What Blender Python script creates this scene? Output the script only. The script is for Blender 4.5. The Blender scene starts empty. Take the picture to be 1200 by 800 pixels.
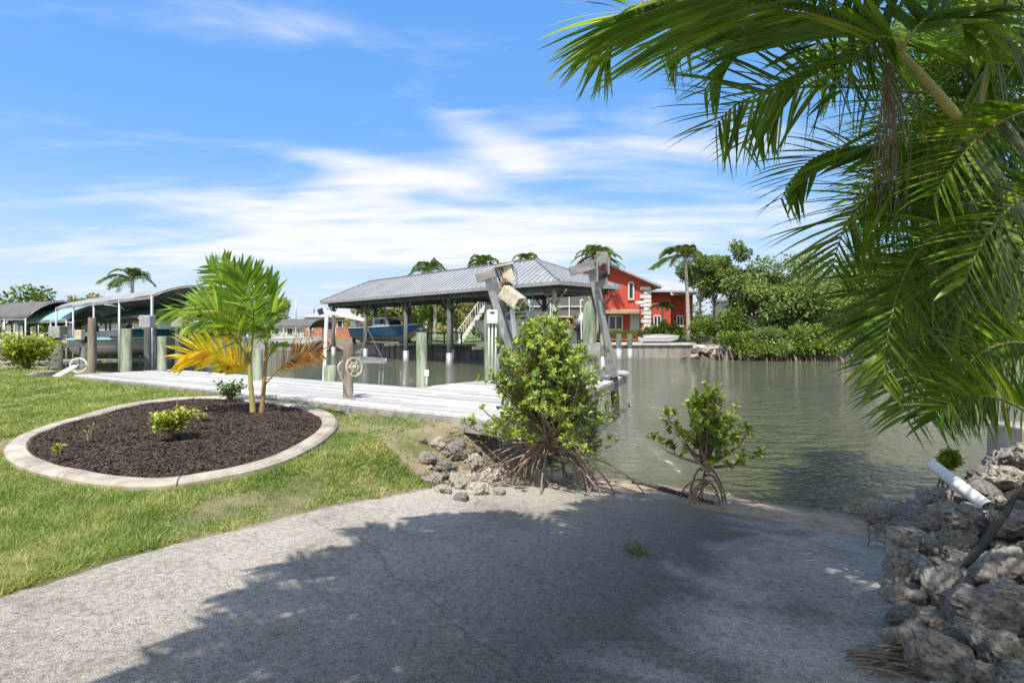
import bpy, math, random
import numpy as np
from mathutils import Vector, Matrix, noise as mn
V = Vector
random.seed(7); rng = np.random.default_rng(7)
F = 640.0; HZ = 386.0; CZ = 1.5; WZ = -0.7
sc = bpy.context.scene
col = sc.collection
# ---------------------------------------------------------------- helpers
def P(px, py, d): return V(((px-600)/F*d, d, CZ-(py-HZ)/F*d))
def GZ(px, py, z):
    d = F*(CZ-z)/(py-HZ); return V(((px-600)/F*d, d, z))
def tn(x, y): return .848*x-.53*y, .53*x+.848*y
def xy(t, n): return .848*t+.53*n, -.53*t+.848*n
def sm(a): a = min(1, max(0, a)); return a*a*(3-2*a)
def ramp(n): return max(-1.7, -.7*(max(n, 0)/7.7)**2.1)
def fn(x, y, s=1.0, o=0.0): return mn.noise(V((x*s+o, y*s-o, o*.7)))
def Lz(x, y):
    return .05+.15*sm((tn(x, y)[1]-1)/4.6)
def G(x, y):
    t, n = tn(x, y)
    r = ramp(n)
    w = .12*fn(x, y, 1.2)
    # left lawn, falling to the water behind the walkway
    r += .1*sm((-2.2-t)/1.6)*sm((6-n)/4)
    L = Lz(x, y) + .012*fn(x, y, .8, 3)
    back = 8.3 if t < -14 else 7.0
    L = L + (-1.7-L)*sm((n-back+.7)/1.4)
    z = r + (L-r)*sm((-3.85-t+w)/.85)
    tb = .3 + max(0, n-7.7)*.42 + w
    R = .22 + .05*fn(x, y, 1.1, 9)
    z = z + (R-z)*sm((t-tb)/1.6)
    return z
origin = {}
def tag(o, label=None, cat=None, group=None, kind=None):
    if label: o['label'] = label
    if cat: o['category'] = cat
    if group: o['group'] = group
    if kind: o['kind'] = kind
    return o
def thing(name, label, cat, loc, group=None):
    o = bpy.data.objects.new(name, None); col.objects.link(o)
    o.location = V(loc); o.empty_display_size = .1
    origin[o.name] = V(loc)
    return tag(o, label, cat, group)
class MB:
    def __init__(s): s.v = []; s.f = []
    def add(s, vs, fs):
        k = len(s.v); s.v += [tuple(p) for p in vs]; s.f += [tuple(i+k for i in q) for q in fs]; return s
    def box(s, c, size, m=None):
        x, y, z = [a/2 for a in size]
        vs = [V((i*x, j*y, k*z)) for i in (-1, 1) for j in (-1, 1) for k in (-1, 1)]
        if m: vs = [m @ p for p in vs]
        c = V(c)
        return s.add([c+p for p in vs], [(0,1,3,2),(4,6,7,5),(0,4,5,1),(2,3,7,6),(0,2,6,4),(1,5,7,3)])
    def beam(s, a, b, w, h, up=(0,0,1)):
        a, b = V(a), V(b); d = (b-a); L = d.length; d.normalize()
        u = V(up); x = d.cross(u)
        if x.length < 1e-3: x = d.cross(V((1,0,0)))
        x.normalize(); z = x.cross(d)
        m = Matrix((x, d, z)).transposed()
        return s.box((a+b)/2, (w, L, h), m)
    def tube(s, pts, r, n=8, cap=True):
        pts = [V(p) for p in pts]
        if not isinstance(r, (list, tuple)): r = [r]*len(pts)
        vs = []; fs = []
        ref = V((0,0,1)); 
        d0 = (pts[-1]-pts[0])
        if abs(d0.normalized().z) > .8 if d0.length > 0 else False: ref = V((0,1,0))
        for i, p in enumerate(pts):
            d = (pts[min(i+1, len(pts)-1)]-pts[max(i-1, 0)]).normalized()
            x = d.cross(ref)
            if x.length < 1e-4: x = d.cross(V((1,.3,.2)))
            x.normalize(); y = d.cross(x)
            for k in range(n):
                a = 2*math.pi*k/n
                vs.append(p+(x*math.cos(a)+y*math.sin(a))*r[i])
        for i in range(len(pts)-1):
            for k in range(n):
                fs.append((i*n+k, i*n+(k+1)%n, (i+1)*n+(k+1)%n, (i+1)*n+k))
        if cap:
            fs.append(tuple(range(n))[::-1]); fs.append(tuple((len(pts)-1)*n+k for k in range(n)))
        return s.add(vs, fs)
    def grid(s, fnc, nu, nv, closed_u=False):
        vs = [fnc(i/(nu if closed_u else nu-1), j/(nv-1)) for j in range(nv) for i in range(nu)]
        fs = []
        for j in range(nv-1):
            for i in range(nu if closed_u else nu-1):
                a = j*nu+i; b = j*nu+(i+1) % nu
                fs.append((a, b, b+nu, a+nu))
        return s.add(vs, fs)
    def prism(s, poly, z0, z1):
        n = len(poly)
        vs = [(p[0], p[1], z0) for p in poly]+[(p[0], p[1], z1) for p in poly]
        fs = [tuple(range(n))[::-1], tuple(range(n, 2*n))]+[(i, (i+1) % n, n+(i+1) % n, n+i) for i in range(n)]
        return s.add(vs, fs)
    def sphere(s, c, r, n=10, m=7):
        c = V(c); r = r if isinstance(r, (tuple, list, Vector)) else (r, r, r)
        def f(u, v):
            a = 2*math.pi*u; b = math.pi*v
            return c+V((r[0]*math.sin(b)*math.cos(a), r[1]*math.sin(b)*math.sin(a), r[2]*math.cos(b)))
        return s.grid(f, n, m, True)
    def build(s, name, mat, parent=None, smooth=False, loc=None, bevel=0, solid=0):
        o0 = origin[parent.name] if parent else V(loc or (0,0,0))
        me = bpy.data.meshes.new(name)
        me.from_pydata([(p[0]-o0.x, p[1]-o0.y, p[2]-o0.z) for p in s.v], [], s.f)
        if mat: me.materials.append(mat)
        if smooth: me.polygons.foreach_set('use_smooth', [True]*len(me.polygons))
        me.update()
        o = bpy.data.objects.new(name, me); col.objects.link(o)
        origin[o.name] = o0
        if parent: o.parent = parent
        else: o.location = o0
        if bevel:
            b = o.modifiers.new('bevel', 'BEVEL'); b.width = bevel; b.segments = 2; b.limit_method = 'ANGLE'
        if solid:
            b = o.modifiers.new('solid', 'SOLIDIFY'); b.thickness = solid; b.offset = 0
        return o
def struct(o): o['kind'] = 'structure'; return o
def copy_tree(o, parent=None):
    c = o.copy(); col.objects.link(c)
    if parent: c.parent = parent
    for ch in [x for x in o.children]: copy_tree(ch, c)
    return c
def bez(p, n):
    p = [V(q) for q in p]; out = []
    for i in range(n+1):
        t = i/n; q = list(p)
        while len(q) > 1: q = [q[k].lerp(q[k+1], t) for k in range(len(q)-1)]
        out.append(q[0])
    return out
def smooth_loop(pts, k=6):
    out = []; n = len(pts)
    for i in range(n):
        a, b, c, d = [V(pts[(i+j) % n]) for j in (-1, 0, 1, 2)]
        for m in range(k):
            t = m/k
            out.append(.5*((2*b)+(c-a)*t+(2*a-5*b+4*c-d)*t*t+(3*b-a-3*c+d)*t**3))
    return out
# ---------------------------------------------------------------- materials
def nodes(name):
    m = bpy.data.materials.new(name); m.use_nodes = True
    nt = m.node_tree; b = nt.nodes['Principled BSDF']; return m, nt, b
def ramp_node(nt, src, stops):
    r = nt.nodes.new('ShaderNodeValToRGB'); e = r.color_ramp.elements
    while len(e) < len(stops): e.new(.5)
    for k, (p, c) in enumerate(stops):
        e[k].position = p; e[k].color = (*c, 1) if len(c) == 3 else c
    nt.links.new(src, r.inputs[0]); return r.outputs[0]
def noise_node(nt, scale, detail=4, rough=.6, coord='Object', stretch=None, dist=0):
    tc = nt.nodes.new('ShaderNodeTexCoord'); n = nt.nodes.new('ShaderNodeTexNoise')
    n.inputs['Scale'].default_value = scale; n.inputs['Detail'].default_value = detail
    n.inputs['Roughness'].default_value = rough; n.inputs['Distortion'].default_value = dist
    src = tc.outputs[coord]
    if stretch:
        mp = nt.nodes.new('ShaderNodeMapping'); mp.inputs['Scale'].default_value = stretch[:3]
        if len(stretch) > 3: mp.inputs['Rotation'].default_value = (0, 0, stretch[3])
        nt.links.new(src, mp.inputs[0]); src = mp.outputs[0]
    nt.links.new(src, n.inputs['Vector']); return n.outputs['Fac']
def mix(nt, f, a, b, mode='MIX'):
    m = nt.nodes.new('ShaderNodeMix'); m.data_type = 'RGBA'; m.blend_type = mode
    for i, x in ((0, f), (6, a), (7, b)):
        if isinstance(x, (int, float)): m.inputs[i].default_value = x
        elif isinstance(x, tuple): m.inputs[i].default_value = (*x[:3], 1)
        else: nt.links.new(x, m.inputs[i])
    return m.outputs[2]
def bump(nt, b, h, strength=.4, dist=.02):
    n = nt.nodes.new('ShaderNodeBump'); n.inputs['Strength'].default_value = strength; n.inputs['Distance'].default_value = dist
    nt.links.new(h, n.inputs['Height']); nt.links.new(n.outputs[0], b.inputs['Normal']); return n
def mat(name, c1, c2=None, scale=6, rough=.7, metal=0, bmp=.25, bs=40, stretch=None, isl=0, lo=.35, hi=.65, bd=.01):
    c2 = c2 or tuple(x*.7 for x in c1)
    m, nt, b = nodes(name)
    f = noise_node(nt, scale, 5, .65, stretch=stretch)
    c = ramp_node(nt, f, [(lo, c2), (hi, c1)])
    if isl:
        g = nt.nodes.new('ShaderNodeNewGeometry')
        v = ramp_node(nt, g.outputs['Random Per Island'], [(0, (1-isl,)*3), (1, (1+isl*.6,)*3)])
        c = mix(nt, 1.0, c, v, 'MULTIPLY')
    nt.links.new(c, b.inputs['Base Color'])
    b.inputs['Roughness'].default_value = rough; b.inputs['Metallic'].default_value = metal
    if bmp: bump(nt, b, noise_node(nt, bs, 5, .7, stretch=stretch), bmp, bd)
    return m
def leaf(name, stops, trans=.35, rough=.45, scale=3, var=.5):
    """leaf colours picked per leaf, with a larger drift over the plant"""
    m, nt, b = nodes(name)
    g = nt.nodes.new('ShaderNodeNewGeometry')
    n = noise_node(nt, scale, 3)
    mx = nt.nodes.new('ShaderNodeMath'); mx.operation = 'MULTIPLY_ADD'
    nt.links.new(g.outputs['Random Per Island'], mx.inputs[0]); mx.inputs[1].default_value = var
    st_ = nt.nodes.new('ShaderNodeMapRange'); nt.links.new(n, st_.inputs[0]); st_.inputs[1].default_value = .33; st_.inputs[2].default_value = .67
    ma = nt.nodes.new('ShaderNodeMath'); ma.operation = 'MULTIPLY'; ma.inputs[1].default_value = 1-var
    nt.links.new(st_.outputs[0], ma.inputs[0]); nt.links.new(ma.outputs[0], mx.inputs[2])
    c = ramp_node(nt, mx.outputs[0], stops)
    nt.links.new(c, b.inputs['Base Color']); b.inputs['Roughness'].default_value = rough
    t = nt.nodes.new('ShaderNodeBsdfTranslucent')
    c2 = mix(nt, 1.0, c, (1.5, 1.5, .5), 'MULTIPLY'); nt.links.new(c2, t.inputs[0])
    ms = nt.nodes.new('ShaderNodeMixShader'); ms.inputs[0].default_value = trans
    nt.links.new(b.outputs[0], ms.inputs[1]); nt.links.new(t.outputs[0], ms.inputs[2])
    nt.links.new(ms.outputs[0], nt.nodes['Material Output'].inputs[0])
    return m
M = {}
M['white_paint'] = mat('white_paint', (.78,.78,.76), (.6,.6,.57), 3, .5, bmp=.05)
M['white_plastic'] = mat('white_plastic', (.8,.8,.78), (.68,.67,.63), 5, .35, bmp=0)
M['cream'] = mat('cream_cover', (.62,.56,.44), (.42,.36,.26), 9, .5, bmp=.2)
M['grey_metal'] = mat('grey_metal', (.5,.51,.52), (.34,.35,.36), 6, .45, .5, bmp=.1)
M['alu'] = mat('aluminium', (.36,.37,.38), (.26,.27,.28), 5, .45, .4, bmp=.05)
M['dark_metal'] = mat('dark_metal', (.06,.065,.07), (.03,.03,.035), 8, .5, .4)
M['rust'] = mat('rusty_metal', (.3,.17,.1), (.14,.08,.05), 20, .8, .2)
M['black'] = mat('black_plastic', (.02,.02,.022), (.012,.012,.012), 8, .5, bmp=.1)
M['rubber'] = mat('rubber', (.03,.03,.03), (.02,.02,.02), 8, .8, bmp=.1)
M['glass_dark'] = mat('dark_glass', (.03,.04,.05), (.02,.025,.03), 2, .08, bmp=0)
M['grey_wood'] = mat('weathered_grey_wood', (.36,.34,.31), (.17,.155,.14), 5, .85, bmp=.7, bs=12, stretch=(1,1,.12))
M['brown_wood'] = mat('weathered_brown_wood', (.36,.3,.23), (.12,.1,.075), 8, .85, bmp=.7, bs=12, stretch=(1,1,.12))
M['green_wood'] = mat('treated_green_piling_wood', (.42,.46,.34), (.12,.18,.11), 6, .85, bmp=1, bs=22, stretch=(1,1,.16), lo=.38, hi=.6, bd=.03)
M['post_dark'] = mat('dark_treated_post', (.14,.16,.14), (.07,.075,.065), 3, .8, bmp=.5, bs=10, stretch=(1,1,.2))
M['beam_grey'] = mat('weathered_beam', (.33,.32,.31), (.16,.15,.145), 4, .85, bmp=.8, bs=14, stretch=(.3,.3,1))
M['deck'] = mat('sun_bleached_decking', (.6,.59,.56), (.4,.385,.36), 2.5, .8, bmp=.5, bs=16, stretch=(.5,6,1,-.56), isl=.38)
M['barnacle'] = mat('barnacle_crust', (.22,.2,.17), (.06,.055,.05), 18, .95, bmp=1, bs=30, bd=.04)
M['red_wall'] = mat('red_stucco', (.52,.085,.05), (.43,.065,.04), 1.2, .85, bmp=.2, bs=30)
M['orange_wall'] = mat('orange_stucco', (.45,.2,.13), (.36,.15,.1), 1.5, .85, bmp=.1)
M['trim_tan'] = mat('tan_trim', (.4,.28,.2), (.3,.2,.14), 2, .7)
M['pale_wall'] = mat('pale_stucco', (.6,.6,.57), (.5,.5,.48), .8, .85, bmp=.1)
M['roof_light'] = mat('light_grey_roof', (.45,.46,.47), (.36,.37,.38), 1.5, .6, .1, bmp=.1)
M['fab_grey'] = mat('grey_canvas', (.34,.33,.34), (.25,.245,.25), 1.2, .85, bmp=.1)
M['fab_black'] = mat('black_canvas', (.15,.14,.135), (.1,.095,.09), 2, .85, bmp=.1)
M['fab_teal'] = mat('dark_teal_canvas', (.03,.12,.15), (.02,.08,.1), 2, .85, bmp=.1)
M['fab_aqua'] = mat('aqua_canvas', (.3,.52,.55), (.22,.42,.46), 2, .8, bmp=.1)
M['teal_cover'] = mat('teal_boat_cover', (.03,.2,.22), (.02,.13,.15), 3, .8, bmp=.4, bs=8)
M['blue_cover'] = mat('blue_boat_cover', (.04,.28,.42), (.02,.18,.3), 3, .8, bmp=.4, bs=8)
M['hull_blue'] = mat('blue_gelcoat', (.03,.11,.22), (.02,.08,.17), 2, .25, bmp=0)
M['hull_white'] = mat('white_gelcoat', (.78,.79,.8), (.66,.67,.68), 2, .3, bmp=0)
M['hull_grey'] = mat('grey_hull', (.35,.35,.34), (.25,.25,.24), 2, .5, bmp=.05)
M['pipe_blue'] = mat('blue_pipework', (.3,.5,.7), (.25,.42,.6), 2, .4, bmp=0)
M['bark'] = mat('tree_bark', (.22,.18,.14), (.1,.08,.06), 10, .9, bmp=.8, bs=20, stretch=(1,1,.25))
M['bark_pale'] = mat('pale_palm_bark', (.45,.42,.36), (.25,.22,.18), 5, .9, bmp=.8, bs=9, stretch=(.3,.3,2))
M['root'] = mat('mangrove_root_bark', (.34,.26,.2), (.17,.12,.09), 14, .85, bmp=.6, bs=30, isl=.35)
M['dry'] = mat('dry_fibre', (.3,.23,.16), (.15,.11,.075), 12, .9, bmp=.5, isl=.3)
M['rope'] = mat('grey_rope', (.35,.33,.29), (.2,.19,.17), 30, .9, bmp=.6, bs=90)
M['curb'] = mat('weathered_kerb_concrete', (.5,.45,.38), (.26,.22,.17), 2.5, .9, bmp=.5, bs=60)
M['conc'] = mat('grey_concrete', (.4,.38,.34), (.22,.2,.18), 3, .9, bmp=.5, bs=30)
M['pave_pink'] = mat('pinkish_paving', (.5,.38,.32), (.4,.3,.25), 2, .9)
M['grass_far'] = mat('far_grass', (.14,.2,.04), (.1,.13,.04), 1.5, .95, bmp=.6, bs=20)
# limestone
def stone(name, c1, c2, sc_=9):
    m, nt, b = nodes(name)
    f = noise_node(nt, sc_, 8, .7, dist=.6); g = noise_node(nt, 45, 6, .75)
    c = ramp_node(nt, f, [(.36, c2), (.47, tuple((a+d)/2 for a, d in zip(c1, c2))), (.62, c1)])
    pit = ramp_node(nt, g, [(.34, (.3,.29,.27)), (.46, (1,1,1))])
    oi = nt.nodes.new('ShaderNodeObjectInfo')
    tone = ramp_node(nt, oi.outputs['Random'], [(0, (.62,.6,.56)), (.5, (.95,.9,.85)), (1, (1.35,1.3,1.22))])
    c = mix(nt, 1., mix(nt, 1., c, pit, 'MULTIPLY'), tone, 'MULTIPLY'); nt.links.new(c, b.inputs['Base Color'])
    b.inputs['Roughness'].default_value = .95
    a = nt.nodes.new('ShaderNodeMath'); a.operation = 'ADD'; nt.links.new(f, a.inputs[0]); nt.links.new(g, a.inputs[1])
    bump(nt, b, a.outputs[0], 1, .03)
    return m
M['rock'] = stone('pitted_limestone', (.82,.78,.71), (.24,.22,.19), 5)
M['rock_dark'] = stone('dark_shore_rock', (.25,.22,.19), (.06,.05,.045))
# leaves
M['palm_leaf'] = leaf('areca_leaflet', [(.05, (.06,.12,.02)), (.4, (.14,.24,.035)), (.75, (.26,.36,.05)), (1, (.5,.44,.12))], .55, .4, 1.5, .6)
M['palm_stem'] = mat('areca_crownshaft', (.42,.36,.1), (.26,.27,.09), 4, .5, bmp=.2)
M['rachis'] = mat('palm_rachis', (.33,.3,.1), (.2,.22,.06), 5, .5, bmp=.1)
M['trunk_ring'] = mat('ringed_palm_trunk', (.42,.4,.34), (.2,.2,.16), 9, .8, bmp=.5, bs=8, stretch=(.3,.3,3))
M['adonidia'] = leaf('young_palm_leaflet', [(.1, (.09,.2,.03)), (.45, (.2,.34,.05)), (.75, (.38,.48,.08)), (1, (.55,.55,.14))], .4, .35, 2, .7)
M['yellow_leaf'] = leaf('yellow_dying_leaflet', [(.1, (.4,.42,.03)), (.5, (.75,.62,.04)), (.8, (.75,.5,.04)), (1, (.4,.16,.03))], .35, .45, 5, .4)
M['orange_leaf'] = leaf('orange_dying_leaflet', [(.1, (.2,.08,.04)), (.4, (.5,.24,.07)), (.75, (.62,.38,.1)), (1, (.55,.42,.08))], .35, .5, 6, .45)
M['mangrove'] = leaf('mangrove_leaf', [(.05, (.06,.12,.025)), (.35, (.17,.27,.045)), (.68, (.36,.43,.07)), (.97, (.42,.45,.06)), (1, (.5,.35,.06))], .3, .3, 2, .65)
M['croton'] = leaf('yellow_green_shrub_leaf', [(.1, (.12,.19,.03)), (.5, (.32,.38,.05)), (1, (.55,.52,.08))], .3, .45, 3, .6)
M['shrub'] = leaf('shrub_leaf', [(.1, (0.054,0.108,0.027)), (.6, (0.135,0.230,0.041)), (1, (0.270,0.365,0.081))], .3, .5, 2, .6)
M['tree_a'] = leaf('grey_green_tree_leaf', [(.15, (0.073,0.119,0.036)), (.5, (0.182,0.255,0.082)), (1, (0.365,0.437,0.146))], .3, .5, .5, .5)
M['tree_b'] = leaf('bright_tree_leaf', [(.15, (0.054,0.108,0.020)), (.5, (0.162,0.243,0.041)), (1, (0.405,0.459,0.095))], .3, .5, .5, .5)
M['tree_c'] = leaf('dry_yellow_tree_leaf', [(.15, (0.135,0.162,0.054)), (.5, (0.324,0.324,0.121)), (1, (0.567,0.486,0.243))], .3, .5, .6, .5)
M['palm_far'] = leaf('far_palm_leaf', [(.1, (0.041,0.081,0.020)), (.6, (0.135,0.203,0.041)), (1, (0.405,0.351,0.095))], .3, .4, 1, .5)
M['grass'] = leaf('lawn_blade', [(.1, (.11,.19,.035)), (.4, (.2,.29,.06)), (.65, (.33,.37,.12)), (.92, (.55,.47,.25))], .35, .6, 2.1, .5)
M['mulch'] = mat('shredded_bark_mulch', (.17,.115,.085), (.065,.042,.032), 20, .95, bmp=1, bs=60, isl=.6, bd=.03)
# ---------------------------------------------------------------- camera, light, sky
cam_d = bpy.data.cameras.new('camera'); cam = bpy.data.objects.new('camera', cam_d); col.objects.link(cam)
cam.location = (0, 0, CZ); cam.rotation_euler = (math.pi/2, 0, 0)
cam_d.sensor_width = 36; cam_d.lens = 36*F/1200; cam_d.shift_y = -14/1200; cam_d.clip_end = 2000; cam_d.clip_start = .05
sc.camera = cam
sun_dir = V((-.1, -.5, .86)).normalized()
sd = bpy.data.lights.new('sun', 'SUN'); sd.energy = 4.1; sd.angle = math.radians(.5); sd.color = (1, .95, .87)
so = bpy.data.objects.new('sun', sd); col.objects.link(so); so.location = (0, 0, 30)
so.rotation_euler = sun_dir.to_track_quat('Z', 'Y').to_euler()
w = bpy.data.worlds.new('World'); sc.world = w; w.use_nodes = True
nt = w.node_tree; bg = nt.nodes['Background']
sky = nt.nodes.new('ShaderNodeTexSky'); sky.sky_type = 'NISHITA'; sky.sun_disc = False
sky.sun_elevation = math.asin(sun_dir.z); sky.sun_rotation = math.atan2(sun_dir.x, sun_dir.y)
sky.air_density = 1.0; sky.dust_density = .6; sky.ozone_density = 2.5
tc = nt.nodes.new('ShaderNodeTexCoord'); sep = nt.nodes.new('ShaderNodeSeparateXYZ'); nt.links.new(tc.outputs['Generated'], sep.inputs[0])
def mth(op, a, b=None, c=None):
    n = nt.nodes.new('ShaderNodeMath'); n.operation = op
    for i, x in enumerate((a, b, c)):
        if x is None: continue
        if isinstance(x, (int, float)): n.inputs[i].default_value = x
        else: nt.links.new(x, n.inputs[i])
    return n.outputs[0]
zz = mth('ADD', mth('MAXIMUM', sep.outputs[2], 0.0), .1)
cx = mth('DIVIDE', sep.outputs[0], zz); cy = mth('DIVIDE', sep.outputs[1], zz)
def cloudnoise(sx, sy, rot, scale, det, seed, dist=.4):
    cb = nt.nodes.new('ShaderNodeCombineXYZ'); nt.links.new(cx, cb.inputs[0]); nt.links.new(cy, cb.inputs[1]); cb.inputs[2].default_value = seed
    mp = nt.nodes.new('ShaderNodeMapping'); mp.inputs['Scale'].default_value = (sx, sy, 1); mp.inputs['Rotation'].default_value = (0, 0, rot)
    nt.links.new(cb.outputs[0], mp.inputs[0])
    n = nt.nodes.new('ShaderNodeTexNoise'); n.inputs['Scale'].default_value = scale; n.inputs['Detail'].default_value = det
    n.inputs['Roughness'].default_value = .55; n.inputs['Distortion'].default_value = dist
    nt.links.new(mp.outputs[0], n.inputs['Vector']); return n.outputs['Fac']
def rng_(x, a, b, c=0., d=1.):
    n = nt.nodes.new('ShaderNodeMapRange'); n.interpolation_type = 'SMOOTHSTEP'
    nt.links.new(x, n.inputs[0]); 
    for i, q in enumerate((a, b, c, d)): n.inputs[i+1].default_value = q
    return n.outputs[0]
# broad banks of cirrus: sin(elevation) band, thinner aloft and to the left
def blob(x0, z0, sx_, sz_, tilt=0.):
    # x0/z0 : direction ratios x/y and z/y of the bank of cloud
    rx = mth('DIVIDE', sep.outputs[0], mth('MAXIMUM', sep.outputs[1], .05)); rz = mth('DIVIDE', sep.outputs[2], mth('MAXIMUM', sep.outputs[1], .05))
    dx = mth('SUBTRACT', rx, x0); dz = mth('SUBTRACT', rz, z0)
    dz = mth('SUBTRACT', dz, mth('MULTIPLY', dx, tilt))
    q = mth('ADD', mth('POWER', mth('DIVIDE', dx, sx_), 2.), mth('POWER', mth('DIVIDE', dz, sz_), 2.))
    return mth('EXPONENT', mth('MULTIPLY', q, -1.))
n1 = cloudnoise(.3, .95, .42, 2.1, 9, 3.1, .9); n2 = cloudnoise(.6, 1.2, -.3, 3.2, 10, 8.4, .9); n3 = cloudnoise(.12, .35, .6, 2., 5, 1.2, .3)
cover = mth('ADD', blob(-.17, .22, .26, .06, -.12), mth('MULTIPLY', blob(-.5, .21, .45, .05, -.18), .9))
cover = mth('ADD', cover, mth('MULTIPLY', blob(-.28, .30, .24, .03, -.2), .8))
cover = mth('ADD', cover, mth('MULTIPLY', blob(-.07, .36, .14, .05, -.5), .8))
cover = mth('ADD', cover, mth('MULTIPLY', blob(.35, .33, .45, .05, .08), .75))
cover = mth('ADD', cover, mth('MULTIPLY', blob(.3, .2, .5, .06, 0.), .8))
cover = mth('ADD', cover, mth('MULTIPLY', blob(-.35, .55, .6, .06, -.12), .62))
cover = mth('ADD', cover, mth('MULTIPLY', blob(-.55, .14, .9, .035, 0.), .8))
cover = mth('MINIMUM', cover, 1.15)
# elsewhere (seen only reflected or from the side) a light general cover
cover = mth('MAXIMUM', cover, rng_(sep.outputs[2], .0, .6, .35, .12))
cover = mth('ADD', cover, mth('MULTIPLY', rng_(sep.outputs[1], .35, -.15), 1.0))  # unseen cloud behind the camera, added to whiten and lift the fill light
nn = mth('ADD', mth('MULTIPLY', n1, .75), mth('MULTIPLY', n2, .45))
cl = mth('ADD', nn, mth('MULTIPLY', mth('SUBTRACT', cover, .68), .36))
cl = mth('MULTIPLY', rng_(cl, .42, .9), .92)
hazeb = rng_(sep.outputs[2], -.02, .24, .85, 0.)      # pale air low over the horizon
sat = mix(nt, .8, mix(nt, 1., sky.outputs[0], (.9, 1.05, 1.3), 'MULTIPLY'), ramp_node(nt, sep.outputs[2], [(0, (2.6,3.35,4.5)), (.12, (1.7,2.8,4.5)), (.3, (.85,2.1,4.4)), (.6, (.5,1.7,4.2)), (1, (.5,1.4,3.6))]))
c = mix(nt, hazeb, sat, (3.1, 3.65, 4.45))
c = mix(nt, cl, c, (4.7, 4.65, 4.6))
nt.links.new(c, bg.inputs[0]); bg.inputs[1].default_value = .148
vs_ = sc.view_settings; vs_.view_transform = 'Standard'; vs_.look = 'None'; vs_.gamma = 1; vs_.exposure = .6

# ---------------------------------------------------------------- ground
BED = [(5,528),(22,509),(80,490),(140,474),(200,466),(262,464),(330,470),(378,479),(395,490),(388,506),(345,532),(270,554),(175,567),(90,560),(30,546)]
def GLz(px, py, off):
    z = .2
    for _ in range(12): q = GZ(px, py, z); z = Lz(q.x, q.y)+off
    return q
bo = smooth_loop([GLz(x, y, .07) for x, y in BED], 6)
bc = sum(bo, V((0,0,0)))/len(bo)
bi = []
for i, p in enumerate(bo):
    d = (bo[(i+1) % len(bo)]-bo[i-1]); nrm = V((-d.y, d.x, 0)).normalized()
    if nrm.dot(bc-p) < 0: nrm = -nrm
    bi.append(p+nrm*(.21 if p.y < 8 else .25))
bx = np.array([(p.x, p.y) for p in bo])
def inpoly(x, y, poly):
    ins = np.zeros(np.shape(x), bool); n = len(poly)
    for i in range(n):
        x1, y1 = poly[i]; x2, y2 = poly[(i+1) % n]
        if y1 == y2: continue
        c_ = ((y1 > y) != (y2 > y)) & (x < (x2-x1)*(y-y1)/(y2-y1)+x1)
        ins ^= c_
    return ins
def RE(n): return -3.87+.10*mn.noise(V((n*.9, 3, 0)))+.05*mn.noise(V((n*5, 1, 0)))+.03*mn.noise(V((n*16, 5, 0)))
def REND(t): return 6.2-.25*sm((t+1.2)/1.4)+.25*mn.noise(V((t*1.3, 7, 2)))+.1*mn.noise(V((t*6, 7, 2)))-.5*sm((-2.4-t)/1.2)
def on_ramp(t, n): return RE(n) < t < .75 and n < REND(t)
g = MB()
def gaxis(a, b, c, d, fine, coarse):
    out = []; x = a
    while x < d:
        out.append(x); x += fine if b <= x < c else (coarse if x < c or x < c+12 else coarse*3)
    return out
TX = gaxis(-46, -9, 5, 44, .16, 1.1); NX = gaxis(-9, -.5, 11, 26, .16, .9)
vs = []
for n_ in NX:
    for t_ in TX:
        x, y = xy(t_, n_); z = G(x, y)+.012*fn(x, y, 4)
        if on_ramp(t_-.12, n_-.0) and on_ramp(t_+.12, n_+.2): z -= .05
        vs.append((x, y, z))
a_ = len(TX)
g.add(vs, [(j*a_+i, j*a_+i+1, (j+1)*a_+i+1, (j+1)*a_+i) for j in range(len(NX)-1) for i in range(a_-1)])
m, nt, b = nodes('ground_soil_and_turf')
geo = nt.nodes.new('ShaderNodeNewGeometry'); sp = nt.nodes.new('ShaderNodeSeparateXYZ'); nt.links.new(geo.outputs['Position'], sp.inputs[0])
turf = ramp_node(nt, noise_node(nt, .9, 6, .7), [(.35, (.13,.15,.05)), (.48, (.22,.21,.09)), (.58, (.36,.3,.17)), (.7, (.42,.34,.22))])
turf = mix(nt, ramp_node(nt, noise_node(nt, 60, 4, .7), [(.35, (.35,)*3), (.6, (0,)*3)]), turf, (.05, .06, .02))
soil = ramp_node(nt, noise_node(nt, 6, 8, .75), [(.35, (.16,.12,.085)), (.5, (.34,.26,.18)), (.65, (.46,.38,.28))])
sand = ramp_node(nt, noise_node(nt, 5, 8, .75), [(.35, (.26,.18,.11)), (.5, (.5,.38,.25)), (.65, (.62,.5,.36))])
def mr(src, a, b_, out=(0,1)):
    n = nt.nodes.new('ShaderNodeMapRange'); nt.links.new(src, n.inputs[0]); n.inputs[1].default_value = a; n.inputs[2].default_value = b_
    n.inputs[3].default_value = out[0]; n.inputs[4].default_value = out[1]; return n.outputs[0]
zn = nt.nodes.new('ShaderNodeMath'); zn.operation = 'MULTIPLY_ADD'; nt.links.new(noise_node(nt, 1.6, 5), zn.inputs[0]); zn.inputs[1].default_value = .2; nt.links.new(sp.outputs[2], zn.inputs[2])
c = mix(nt, mr(zn.outputs[0], .02, .12), soil, turf)
c = mix(nt, mr(zn.outputs[0], -.35, -.25), sand, c)
dtb = nt.nodes.new('ShaderNodeVectorMath'); dtb.operation = 'DOT_PRODUCT'; nt.links.new(geo.outputs['Position'], dtb.inputs[0]); dtb.inputs[1].default_value = (.848, -.53, 0)
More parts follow.
